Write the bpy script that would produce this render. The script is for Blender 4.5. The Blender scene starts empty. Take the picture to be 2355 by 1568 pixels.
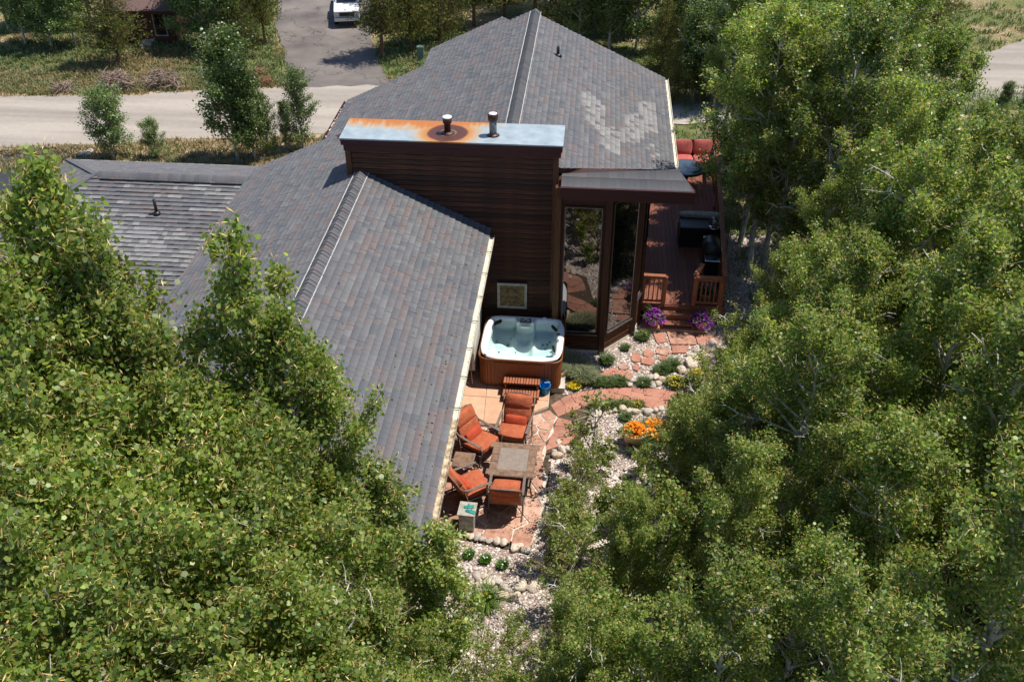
import bpy, bmesh, math, random
import numpy as np
from mathutils import Vector, Matrix
R = math.radians
S = bpy.context.scene
COL = S.collection

# ------------------------------------------------------------------ camera, sky, sun, exposure
PITCH, YAW, CAMZ, FPX = R(35.5), R(4.8), 16.4, 2287.0
cd = bpy.data.cameras.new('camera'); cam = bpy.data.objects.new('camera', cd); COL.objects.link(cam)
cam.location = (0, 0, CAMZ); cam.rotation_euler = (R(90) - PITCH, 0, YAW)
cd.sensor_width = 36; cd.lens = FPX / 2354 * 36; cd.clip_end = 2000; cd.clip_start = 0.1
S.camera = cam
W = bpy.data.worlds.new('World'); S.world = W; W.use_nodes = True
nt = W.node_tree; bg = nt.nodes['Background']; bg.inputs[1].default_value = 0.135
sky = nt.nodes.new('ShaderNodeTexSky'); sky.sky_type = 'NISHITA'; sky.sun_disc = False
SUN = Vector((0.40, 0.12, 1.0)).normalized()
sky.sun_elevation = math.asin(SUN.z); sky.sun_rotation = math.atan2(SUN.x, SUN.y)
sky.altitude = 2700
nt.links.new(sky.outputs[0], bg.inputs[0])
sl = bpy.data.lights.new('sun', 'SUN'); sl.energy = 4.4; sl.angle = R(0.55); sl.color = (1.0, 0.95, 0.86)
so = bpy.data.objects.new('sun', sl); COL.objects.link(so); so.rotation_euler = SUN.to_track_quat('Z', 'Y').to_euler()
S.view_settings.view_transform = 'Standard'; S.view_settings.look = 'None'
S.view_settings.exposure = 0.42; S.view_settings.gamma = 1.0
S.cycles.max_bounces = 5; S.cycles.diffuse_bounces = 3; S.cycles.glossy_bounces = 2; S.cycles.transparent_max_bounces = 6
S.cycles.caustics_reflective = False; S.cycles.caustics_refractive = False

# ------------------------------------------------------------------ pixel helper (2354 x 1568 frame) and terrain
_fh = Vector((-math.sin(YAW), math.cos(YAW), 0)); _rt = Vector((math.cos(YAW), math.sin(YAW), 0)); _zz = Vector((0, 0, 1))
_fw = _fh * math.cos(PITCH) - _zz * math.sin(PITCH); _up = _fh * math.sin(PITCH) + _zz * math.cos(PITCH)
def ray(x, y): return _fw + _rt * ((x - 1177) / FPX) - _up * ((y - 784) / FPX)
def at(x, y, z=0.0):
    r = ray(x, y); return Vector((0, 0, CAMZ)) + r * ((z - CAMZ) / r.z)
def smooth(t): t = min(1, max(0, t)); return t * t * (3 - 2 * t)
def T(x, y):
    d = y - 27 - 0.5 * min(max(0, x + 9), 26)
    z = -0.2 - 3.0 * smooth(d / 13)
    if y > 50: z += 0.02 * (y - 50) * smooth((y - 50) / 20)
    return z
def atg(x, y):
    z = -0.2
    for _ in range(25):
        p = at(x, y, z); z = 0.5 * z + 0.5 * T(p.x, p.y)
    return Vector((p.x, p.y, T(p.x, p.y)))
def zm(x, y, ox, oy, s): return ((ox + x / s) / 1.2744, (oy + y / s) / 1.2744)

# ------------------------------------------------------------------ materials
def lin(c): return (c[0], c[1], c[2], 1)
MATS = {}
def mat(name, c1, c2=None, scale=8.0, rough=0.8, bump=0.0, bscale=40.0, metal=0.0, spec=0.4, attr=False, objrand=None, detail=4.0, stretch=None, coord='Object', trans=0.0, contrast=(0.35, 0.65)):
    m = bpy.data.materials.new(name); m.use_nodes = True; N = m.node_tree.nodes; L = m.node_tree.links
    b = N['Principled BSDF']; b.inputs['Roughness'].default_value = rough; b.inputs['Metallic'].default_value = metal
    b.inputs['Specular IOR Level'].default_value = spec
    tc = N.new('ShaderNodeTexCoord'); src = tc.outputs[coord]
    if stretch:
        mp = N.new('ShaderNodeMapping'); mp.inputs['Scale'].default_value = stretch; L.new(src, mp.inputs[0]); src = mp.outputs[0]
    no = N.new('ShaderNodeTexNoise'); no.inputs['Scale'].default_value = scale; no.inputs['Detail'].default_value = detail; no.inputs['Roughness'].default_value = 0.65
    L.new(src, no.inputs['Vector'])
    rp = N.new('ShaderNodeValToRGB'); rp.color_ramp.elements[0].position = contrast[0]; rp.color_ramp.elements[1].position = contrast[1]
    rp.color_ramp.elements[0].color = lin(c1); rp.color_ramp.elements[1].color = lin(c2 or c1)
    L.new(no.outputs[0], rp.inputs[0]); out = rp.outputs[0]
    if attr:
        at_ = N.new('ShaderNodeAttribute'); at_.attribute_name = 'col'
        mx = N.new('ShaderNodeMix'); mx.data_type = 'RGBA'; mx.blend_type = 'MULTIPLY'; mx.inputs[0].default_value = 1
        L.new(out, mx.inputs[6]); L.new(at_.outputs['Color'], mx.inputs[7]); out = mx.outputs[2]
    if objrand:
        oi = N.new('ShaderNodeObjectInfo'); r2 = N.new('ShaderNodeValToRGB'); r2.color_ramp.interpolation = 'LINEAR'
        els = r2.color_ramp.elements
        while len(els) < len(objrand): els.new(0.5)
        for i, c in enumerate(objrand): els[i].position = i / (len(objrand) - 1); els[i].color = lin(c)
        L.new(oi.outputs['Random'], r2.inputs[0])
        mx = N.new('ShaderNodeMix'); mx.data_type = 'RGBA'; mx.blend_type = 'MULTIPLY'; mx.inputs[0].default_value = 1
        L.new(out, mx.inputs[6]); L.new(r2.outputs[0], mx.inputs[7]); out = mx.outputs[2]
    L.new(out, b.inputs['Base Color'])
    if bump:
        n2 = N.new('ShaderNodeTexNoise'); n2.inputs['Scale'].default_value = bscale; n2.inputs['Detail'].default_value = 5; L.new(src, n2.inputs['Vector'])
        bp = N.new('ShaderNodeBump'); bp.inputs['Strength'].default_value = bump; bp.inputs['Distance'].default_value = 0.02
        L.new(n2.outputs[0], bp.inputs['Height']); L.new(bp.outputs[0], b.inputs['Normal'])
    MATS[name] = m; return m

def leafmat(name, tint, trans=0.35, back=(1.3, 1.35, 1.5), rough=0.4, spec=0.5, var=0.18):
    m = bpy.data.materials.new(name); m.use_nodes = True; N = m.node_tree.nodes; L = m.node_tree.links
    b = N['Principled BSDF']; b.inputs['Roughness'].default_value = rough; b.inputs['Specular IOR Level'].default_value = spec
    a = N.new('ShaderNodeAttribute'); a.attribute_name = 'col'
    oi = N.new('ShaderNodeObjectInfo'); mr = N.new('ShaderNodeMapRange'); mr.inputs[3].default_value = 1 - var; mr.inputs[4].default_value = 1 + var
    L.new(oi.outputs['Random'], mr.inputs[0])
    m1 = N.new('ShaderNodeMix'); m1.data_type = 'RGBA'; m1.blend_type = 'MULTIPLY'; m1.inputs[0].default_value = 1
    L.new(a.outputs['Color'], m1.inputs[6]); m1.inputs[7].default_value = lin(tint)
    vm = N.new('ShaderNodeVectorMath'); vm.operation = 'SCALE'; L.new(m1.outputs[2], vm.inputs[0]); L.new(mr.outputs[0], vm.inputs['Scale'])
    g = N.new('ShaderNodeNewGeometry')
    mb = N.new('ShaderNodeMix'); mb.data_type = 'RGBA'; mb.blend_type = 'MULTIPLY'; L.new(g.outputs['Backfacing'], mb.inputs[0])
    L.new(vm.outputs[0], mb.inputs[6]); mb.inputs[7].default_value = lin(back)
    L.new(mb.outputs[2], b.inputs['Base Color'])
    t = N.new('ShaderNodeBsdfTranslucent'); tt = N.new('ShaderNodeMix'); tt.data_type = 'RGBA'; tt.blend_type = 'MULTIPLY'; tt.inputs[0].default_value = 1
    L.new(mb.outputs[2], tt.inputs[6]); tt.inputs[7].default_value = (1.5, 1.5, 0.6, 1); L.new(tt.outputs[2], t.inputs['Color'])
    mx = N.new('ShaderNodeMixShader'); mx.inputs[0].default_value = trans
    L.new(b.outputs[0], mx.inputs[1]); L.new(t.outputs[0], mx.inputs[2]); L.new(mx.outputs[0], N['Material Output'].inputs[0])
    MATS[name] = m; return m

mat('shingle', (0.82, 0.82, 0.84), (1.15, 1.13, 1.1), 60, 0.92, 0.5, 160, attr=True, spec=0.2)
mat('board', (0.036, 0.015, 0.009), (0.11, 0.044, 0.019), 3.0, 0.62, 0.35, 30, stretch=(0.6, 6, 9), objrand=[(0.6, 0.58, 0.6), (1.35, 1.2, 1.05), (0.8, 0.75, 0.75), (1.6, 1.4, 1.15), (0.7, 0.68, 0.7)], spec=0.3)
mat('trimwood', (0.075, 0.027, 0.010), (0.15, 0.06, 0.022), 4.0, 0.6, 0.2, 30, stretch=(6, 6, 0.7))
mat('trimdark', (0.038, 0.013, 0.008), (0.066, 0.022, 0.012), 4.0, 0.55, 0.2, 30, stretch=(6, 6, 0.7))
mat('maroon', (0.046, 0.010, 0.011), (0.066, 0.016, 0.016), 5, 0.5, 0.1, 30, stretch=(0.5, 4, 8))
mat('cream', (0.62, 0.56, 0.42), (0.74, 0.68, 0.54), 6, 0.6, 0.2, 30)
mat('creamdirty', (0.20, 0.13, 0.07), (0.62, 0.52, 0.36), 7, 0.75, 0.4, 40)
mat('white', (0.80, 0.80, 0.78), (0.84, 0.84, 0.82), 5, 0.35)
mat('whiteline', (0.42, 0.42, 0.41), (0.62, 0.62, 0.60), 5, 0.6)
mat('acrylic', (0.84, 0.85, 0.86), (0.88, 0.89, 0.90), 5, 0.18, spec=0.5)
mat('acrylicin', (0.66, 0.80, 0.78), (0.80, 0.88, 0.87), 3.5, 0.2, spec=0.5)
mat('blackplastic', (0.012, 0.012, 0.013), (0.02, 0.02, 0.02), 8, 0.4)
mat('greypanel', (0.10, 0.10, 0.10), (0.2, 0.2, 0.19), 14, 0.35)
mat('spawood', (0.19, 0.062, 0.020), (0.28, 0.10, 0.034), 5, 0.5, 0.15, 30, stretch=(7, 7, 0.8), objrand=[(0.85, 0.85, 0.85), (1.1, 1.1, 1.1)])
mat('stepwood', (0.30, 0.095, 0.042), (0.42, 0.15, 0.07), 6, 0.6, 0.2, 40, stretch=(6, 1, 6), objrand=[(0.85, 0.85, 0.85), (1.1, 1.1, 1.1)])
mat('deckwood', (0.17, 0.058, 0.034), (0.27, 0.10, 0.06), 5, 0.62, 0.2, 40, stretch=(7, 0.8, 7), objrand=[(0.82, 0.82, 0.82), (1.12, 1.1, 1.08)])
mat('railwood', (0.24, 0.085, 0.036), (0.34, 0.13, 0.06), 5, 0.55, 0.2, 40)
mat('covercloth', (0.50, 0.50, 0.44), (0.60, 0.60, 0.54), 4, 0.55, 0.15, 25)
mat('metalgrey', (0.25, 0.25, 0.26), (0.36, 0.36, 0.37), 10, 0.35, metal=1.0)
mat('chrome', (0.5, 0.52, 0.55), (0.62, 0.64, 0.66), 8, 0.18, metal=1.0)
mat('frame', (0.13, 0.10, 0.085), (0.22, 0.17, 0.14), 20, 0.5, 0.1, 60)
mat('cushion', (0.36, 0.092, 0.042), (0.46, 0.135, 0.065), 9, 0.9, 0.75, 16, spec=0.15)
mat('pillow', (0.40, 0.062, 0.030), (0.47, 0.085, 0.04), 9, 0.9, 0.35, 120, spec=0.15)
mat('redcushion', (0.40, 0.10, 0.09), (0.48, 0.135, 0.12), 9, 0.9, 0.3, 100, spec=0.15)
mat('tileborder', (0.14, 0.085, 0.055), (0.28, 0.17, 0.11), 9, 0.5, 0.1, 60)
mat('tilecentre', (0.225, 0.18, 0.15), (0.29, 0.235, 0.20), 12, 0.45, 0.1, 60)
mat('paver', (0.54, 0.31, 0.19), (0.63, 0.38, 0.25), 4, 0.85, 0.15, 60, objrand=[(0.93, 0.93, 0.93), (1.05, 1.05, 1.05)])
mat('flag', (0.34, 0.175, 0.125), (0.55, 0.34, 0.25), 5.5, 0.85, 0.5, 22, objrand=[(0.66, 0.62, 0.62), (1.02, 0.98, 0.96), (0.85, 0.74, 0.70), (1.15, 1.15, 1.15), (0.9, 0.9, 0.95)])
mat('mortar', (0.46, 0.39, 0.31), (0.68, 0.60, 0.50), 9, 0.9, 0.4, 40)
mat('flagpink', (0.36, 0.165, 0.115), (0.47, 0.235, 0.17), 3.2, 0.85, 0.35, 25, objrand=[(0.85, 0.83, 0.83), (1.05, 1.0, 0.98), (0.97, 0.9, 0.88)])
mat('rock', (0.36, 0.31, 0.26), (0.68, 0.62, 0.55), 5, 0.9, 0.6, 14, objrand=[(1.05, 1.03, 1.0), (0.85, 0.84, 0.86), (1.2, 1.15, 1.05), (1.0, 0.85, 0.72), (1.2, 1.18, 1.15)])
mat('pebble', (0.85, 0.85, 0.85), (1.1, 1.1, 1.1), 30, 0.9, attr=True)
mat('gravelbase', (0.17, 0.125, 0.10), (0.46, 0.36, 0.31), 26, 0.95, 0.8, 60, coord='Object', contrast=(0.4, 0.6))
mat('asphalt_dark', (0.030, 0.030, 0.034), (0.042, 0.042, 0.047), 4, 0.85, 0.3, 60)
mat('barkwhite', (0.26, 0.23, 0.19), (0.58, 0.54, 0.46), 7, 0.85, 0.4, 30, stretch=(1, 1, 0.5), contrast=(0.38, 0.56))
mat('twig', (0.28, 0.19, 0.12), (0.46, 0.36, 0.25), 8, 0.85)
mat('barkpine', (0.09, 0.05, 0.032), (0.20, 0.115, 0.075), 8, 0.9, 0.6, 20)
mat('terracotta', (0.56, 0.36, 0.22), (0.64, 0.43, 0.28), 6, 0.8, 0.1, 40)
mat('blueplastic', (0.005, 0.19, 0.48), (0.01, 0.27, 0.58), 6, 0.35)
mat('teal', (0.01, 0.22, 0.19), (0.05, 0.34, 0.30), 8, 0.5)
mat('boxpaint', (0.26, 0.245, 0.20), (0.44, 0.42, 0.36), 7, 0.7, 0.2, 30)
mat('brownwall', (0.075, 0.022, 0.014), (0.11, 0.034, 0.020), 5, 0.75, 0.2, 20)
mat('farroof', (0.11, 0.068, 0.062), (0.19, 0.115, 0.10), 26, 0.95, 0.5, 50)
mat('carwhite', (0.78, 0.79, 0.80), (0.80, 0.81, 0.82), 3, 0.2, spec=0.6)
mat('tyre', (0.012, 0.012, 0.012), (0.02, 0.02, 0.02), 10, 0.8)
mat('brush', (0.20, 0.14, 0.11), (0.36, 0.28, 0.23), 6, 0.9, objrand=[(0.85, 0.85, 0.85), (1.15, 1.1, 1.05)])
mat('brushred', (0.22, 0.085, 0.05), (0.34, 0.16, 0.10), 6, 0.9)
mat('greenbox', (0.10, 0.16, 0.12), (0.14, 0.2, 0.16), 5, 0.5)
mat('soil', (0.05, 0.035, 0.024), (0.13, 0.09, 0.06), 20, 0.95, 0.8, 60)
leafmat('leafleft', (1.32, 1.22, 1.12), 0.47)
leafmat('leafright', (1.34, 1.27, 1.2), 0.47)
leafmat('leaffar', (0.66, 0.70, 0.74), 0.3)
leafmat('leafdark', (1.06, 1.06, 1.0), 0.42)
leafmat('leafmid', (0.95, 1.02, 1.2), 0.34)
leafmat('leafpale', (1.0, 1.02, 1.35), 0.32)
leafmat('needle', (1.6, 1.55, 1.3), 0.2, back=(1, 1, 1), rough=0.6, var=0.25)
leafmat('grass', (1, 1, 1), 0.25, back=(1, 1, 1), rough=0.6, var=0.05)
leafmat('flower', (1, 1, 1), 0.25, back=(1, 1, 1), rough=0.6, var=0.0)

def glassmat(name, base, ior, rough=0.015):
    m = bpy.data.materials.new(name); m.use_nodes = True; b = m.node_tree.nodes['Principled BSDF']
    N = m.node_tree.nodes; L = m.node_tree.links
    no = N.new('ShaderNodeTexNoise'); no.inputs['Scale'].default_value = 1.3
    bp = N.new('ShaderNodeBump'); bp.inputs['Strength'].default_value = 0.03; bp.inputs['Distance'].default_value = 0.05
    L.new(no.outputs[0], bp.inputs['Height']); L.new(bp.outputs[0], b.inputs['Normal'])
    b.inputs['Base Color'].default_value = lin(base); b.inputs['Roughness'].default_value = rough; b.inputs['IOR'].default_value = ior
    MATS[name] = m
glassmat('glass', (0.004, 0.004, 0.004), 2.6)
glassmat('glasstable', (0.05, 0.06, 0.065), 2.0)
glassmat('glasscar', (0.01, 0.012, 0.014), 1.7)
glassmat('bluegloss', (0.0, 0.12, 0.2), 1.7, 0.05)

def watermat():
    m = bpy.data.materials.new('water'); m.use_nodes = True; N = m.node_tree.nodes; L = m.node_tree.links; N.clear()
    o = N.new('ShaderNodeOutputMaterial'); t = N.new('ShaderNodeBsdfTransparent'); t.inputs[0].default_value = (0.78, 0.955, 0.93, 1)
    g = N.new('ShaderNodeBsdfGlossy'); g.inputs['Roughness'].default_value = 0.06
    fr = N.new('ShaderNodeFresnel'); fr.inputs[0].default_value = 1.4
    no = N.new('ShaderNodeTexNoise'); no.inputs['Scale'].default_value = 9; no.inputs['Detail'].default_value = 3
    tc = N.new('ShaderNodeTexCoord'); L.new(tc.outputs['Object'], no.inputs[0])
    bp = N.new('ShaderNodeBump'); bp.inputs['Strength'].default_value = 0.5; bp.inputs['Distance'].default_value = 0.03
    L.new(no.outputs[0], bp.inputs['Height']); L.new(bp.outputs[0], g.inputs['Normal']); L.new(bp.outputs[0], fr.inputs['Normal'])
    mx = N.new('ShaderNodeMixShader'); L.new(fr.outputs[0], mx.inputs[0]); L.new(t.outputs[0], mx.inputs[1]); L.new(g.outputs[0], mx.inputs[2])
    L.new(mx.outputs[0], o.inputs[0]); MATS['water'] = m
watermat()

# ------------------------------------------------------------------ object helpers
def tag(o, label=None, cat=None, group=None, kind=None):
    if label: o['label'] = label
    if cat: o['category'] = cat
    if group: o['group'] = group
    if kind: o['kind'] = kind
    return o
def thing(name, label, cat, loc=(0, 0, 0), rz=0.0, group=None):
    o = bpy.data.objects.new(name, None); COL.objects.link(o); o.location = loc; o.rotation_euler = (0, 0, rz); o.empty_display_size = 0.2
    return tag(o, label, cat, group)
def linkmesh(name, me, parent=None, m=None, loc=None, rot=None, scale=None):
    o = bpy.data.objects.new(name, me); COL.objects.link(o); o.parent = parent
    if m and not me.materials: me.materials.append(MATS[m])
    if loc is not None: o.location = loc
    if rot is not None: o.rotation_euler = rot
    if scale is not None: o.scale = scale if hasattr(scale, '__len__') else (scale,) * 3
    return o
class MB:
    def __init__(s): s.v = []; s.f = []
    def add(s, vs, fs):
        k = len(s.v); s.v += [tuple(v) for v in vs]; s.f += [tuple(i + k for i in f) for f in fs]; return s
    def box(s, c, d, M=None):
        x, y, z = c; a, b, h = d[0] / 2, d[1] / 2, d[2] / 2
        vs = [Vector((x + i * a, y + j * b, z + k * h)) for k in (-1, 1) for j in (-1, 1) for i in (-1, 1)]
        if M is not None: vs = [M @ v for v in vs]
        return s.add(vs, [(0, 2, 3, 1), (4, 5, 7, 6), (0, 1, 5, 4), (1, 3, 7, 5), (3, 2, 6, 7), (2, 0, 4, 6)])
    def span(s, x0, x1, y0, y1, z0, z1): return s.box(((x0 + x1) / 2, (y0 + y1) / 2, (z0 + z1) / 2), (x1 - x0, y1 - y0, z1 - z0))
    def bar(s, a, b, w, h=None, up=(0, 0, 1)):
        a = Vector(a); b = Vector(b); d = b - a; L = d.length; d.normalize(); u = Vector(up); sd = d.cross(u)
        if sd.length < 1e-4: sd = d.cross(Vector((1, 0, 0)))
        sd.normalize(); u = sd.cross(d); h = h or w
        M = Matrix((sd, d, u)).transposed().to_4x4(); M.translation = (a + b) / 2
        return s.box((0, 0, 0), (w, L, h), M)
    def tube(s, pts, rad, n=6, cap=True):
        pts = [Vector(p) for p in pts]; k0 = len(s.v); rad = rad if hasattr(rad, '__len__') else [rad] * len(pts)
        ref = None
        for i, p in enumerate(pts):
            d = (pts[min(i + 1, len(pts) - 1)] - pts[max(i - 1, 0)]).normalized()
            if ref is None: ref = d.orthogonal().normalized()
            ref = (ref - d * ref.dot(d));
            if ref.length < 1e-5: ref = d.orthogonal()
            ref.normalize(); b = d.cross(ref)
            for j in range(n):
                a = 2 * math.pi * j / n; s.v.append(tuple(p + (ref * math.cos(a) + b * math.sin(a)) * rad[i]))
        for i in range(len(pts) - 1):
            for j in range(n):
                a = k0 + i * n + j; b_ = k0 + i * n + (j + 1) % n; s.f.append((a, b_, b_ + n, a + n))
        if cap:
            s.f.append(tuple(k0 + j for j in range(n))[::-1]); e = k0 + (len(pts) - 1) * n; s.f.append(tuple(e + j for j in range(n)))
        return s
    def lathe(s, prof, c=(0, 0, 0), n=24):
        k0 = len(s.v); c = Vector(c)
        for r, z in prof:
            for j in range(n): a = 2 * math.pi * j / n; s.v.append(tuple(c + Vector((r * math.cos(a), r * math.sin(a), z))))
        for i in range(len(prof) - 1):
            for j in range(n):
                a = k0 + i * n + j; b = k0 + i * n + (j + 1) % n; s.f.append((a, b, b + n, a + n))
        s.f.append(tuple(k0 + j for j in range(n))[::-1]); e = k0 + (len(prof) - 1) * n; s.f.append(tuple(e + j for j in range(n)))
        return s
    def prism(s, poly, z0, z1):
        n = len(poly); vs = [(p[0], p[1], z0) for p in poly] + [(p[0], p[1], z1) for p in poly]
        a = sum(poly[i][0] * poly[(i + 1) % n][1] - poly[(i + 1) % n][0] * poly[i][1] for i in range(n))
        fs = [tuple(range(n))[::-1], tuple(range(n, 2 * n))] + [(i, (i + 1) % n, (i + 1) % n + n, i + n) for i in range(n)]
        if a < 0: fs = [f[::-1] for f in fs]
        return s.add(vs, fs)
    def mesh(s, name, m=None, smooth=False, bevel=0.0, seg=2):
        me = bpy.data.meshes.new(name); me.from_pydata(s.v, [], s.f)
        if bevel:
            bm = bmesh.new(); bm.from_mesh(me)
            bmesh.ops.bevel(bm, geom=bm.edges[:], offset=bevel, segments=seg, affect='EDGES', profile=0.6); bm.to_mesh(me); bm.free()
        me.polygons.foreach_set('use_smooth', [bool(smooth)] * len(me.polygons))
        if m: me.materials.append(MATS[m])
        me.update(); return me
    def build(s, name, m, parent=None, smooth=False, bevel=0.0, seg=2, **k): return linkmesh(name, s.mesh(name, m, smooth, bevel, seg), parent, **k)

def arrmesh(name, verts, facesets, cols=None, m=None, smooth=False):
    """facesets: list of int arrays (n,k)"""
    me = bpy.data.meshes.new(name); verts = np.asarray(verts, np.float32)
    me.vertices.add(len(verts)); me.vertices.foreach_set('co', verts.ravel())
    li = np.concatenate([f.ravel() for f in facesets]).astype(np.int32)
    tot = np.concatenate([np.full(len(f), f.shape[1], np.int32) for f in facesets]); st = np.concatenate([[0], np.cumsum(tot)[:-1]]).astype(np.int32)
    me.loops.add(len(li)); me.loops.foreach_set('vertex_index', li)
    me.polygons.add(len(tot)); me.polygons.foreach_set('loop_start', st); me.polygons.foreach_set('loop_total', tot)
    me.polygons.foreach_set('use_smooth', np.full(len(tot), bool(smooth)))
    me.update(calc_edges=True)
    if cols is not None: setcol(me, cols)
    if m: me.materials.append(MATS[m])
    return me
def setcol(me, cols):
    a = me.attributes.new('col', 'FLOAT_COLOR', 'POINT'); c = np.ones((len(me.vertices), 4), np.float32); c[:, :3] = cols; a.data.foreach_set('color', c.ravel())

def clip(poly, a, b, c):
    """keep a*x+b*y<=c"""
    out = []
    for i in range(len(poly)):
        p, q = poly[i], poly[(i + 1) % len(poly)]; dp = a * p[0] + b * p[1] - c; dq = a * q[0] + b * q[1] - c
        if dp <= 0: out.append(p)
        if (dp < 0 < dq) or (dq < 0 < dp): t = dp / (dp - dq); out.append((p[0] + (q[0] - p[0]) * t, p[1] + (q[1] - p[1]) * t))
    return out
def parea(p): return 0.5 * sum(p[i][0] * p[(i + 1) % len(p)][1] - p[(i + 1) % len(p)][0] * p[i][1] for i in range(len(p)))
def clipconvex(poly, reg):
    if parea(reg) < 0: reg = reg[::-1]
    for i in range(len(reg)):
        (x0, y0), (x1, y1) = reg[i], reg[(i + 1) % len(reg)]; a, b = (y1 - y0), -(x1 - x0)
        poly = clip(poly, a, b, a * x0 + b * y0)
        if len(poly) < 3: return []
    return poly
def voronoi(reg, seeds, gap):
    cells = []
    for i, s in enumerate(seeds):
        c = list(reg)
        for j, t in enumerate(seeds):
            if i == j: continue
            dx, dy = t[0] - s[0], t[1] - s[1]; L = math.hypot(dx, dy)
            if L > 3: continue
            mx, my = (s[0] + t[0]) / 2, (s[1] + t[1]) / 2; a, b = dx / L, dy / L
            c = clip(c, a, b, a * mx + b * my - gap / 2)
            if len(c) < 3: break
        if len(c) >= 3 and abs(parea(c)) > 0.015: cells.append(c)
    return cells
def inside(p, poly):
    r = False; n = len(poly)
    for i in range(n):
        a, b = poly[i], poly[(i + 1) % n]
        if (a[1] > p[1]) != (b[1] > p[1]) and p[0] < (b[0] - a[0]) * (p[1] - a[1]) / (b[1] - a[1]) + a[0]: r = not r
    return r

# ------------------------------------------------------------------ ground, street, drives
def ground_material():
    m = bpy.data.materials.new('ground'); m.use_nodes = True; N = m.node_tree.nodes; L = m.node_tree.links; b = N['Principled BSDF']
    b.inputs['Roughness'].default_value = 0.95; b.inputs['Specular IOR Level'].default_value = 0.1
    tc = N.new('ShaderNodeTexCoord')
    def noise(s, d=5):
        n = N.new('ShaderNodeTexNoise'); n.inputs['Scale'].default_value = s; n.inputs['Detail'].default_value = d; L.new(tc.outputs['Object'], n.inputs['Vector']); return n.outputs[0]
    def ramp(src, *els):
        r = N.new('ShaderNodeValToRGB'); e = r.color_ramp.elements
        while len(e) < len(els): e.new(0.5)
        for i, (p, c) in enumerate(els): e[i].position = p; e[i].color = lin(c)
        L.new(src, r.inputs[0]); return r.outputs[0]
    def mix(f, a, b_):
        x = N.new('ShaderNodeMix'); x.data_type = 'RGBA'; L.new(f, x.inputs[0]); L.new(a, x.inputs[6]); L.new(b_, x.inputs[7]); return x.outputs[2]
    grass = ramp(noise(0.35), (0.3, (0.10, 0.135, 0.04)), (0.45, (0.15, 0.165, 0.055)), (0.55, (0.25, 0.21, 0.10)), (0.68, (0.38, 0.28, 0.17)))
    fine = ramp(noise(9, 8), (0.35, (0.45, 0.45, 0.45)), (0.65, (1.3, 1.3, 1.3)))
    mm = N.new('ShaderNodeMix'); mm.data_type = 'RGBA'; mm.blend_type = 'MULTIPLY'; mm.inputs[0].default_value = 1; L.new(grass, mm.inputs[6]); L.new(fine, mm.inputs[7])
    soil = ramp(noise(6, 8), (0.3, (0.035, 0.026, 0.018)), (0.55, (0.10, 0.072, 0.048)), (0.7, (0.17, 0.125, 0.085)))
    sp = N.new('ShaderNodeSeparateXYZ'); L.new(tc.outputs['Object'], sp.inputs[0])
    mr = N.new('ShaderNodeMapRange'); mr.inputs[1].default_value = 26; mr.inputs[2].default_value = 31; L.new(sp.outputs[1], mr.inputs[0])
    L.new(mix(mr.outputs[0], soil, mm.outputs[2]), b.inputs['Base Color'])
    n2 = noise(12, 8); bp = N.new('ShaderNodeBump'); bp.inputs['Strength'].default_value = 0.8; bp.inputs['Distance'].default_value = 0.05; L.new(n2, bp.inputs['Height']); L.new(bp.outputs[0], b.inputs['Normal'])
    MATS['ground'] = m
ground_material()
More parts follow.
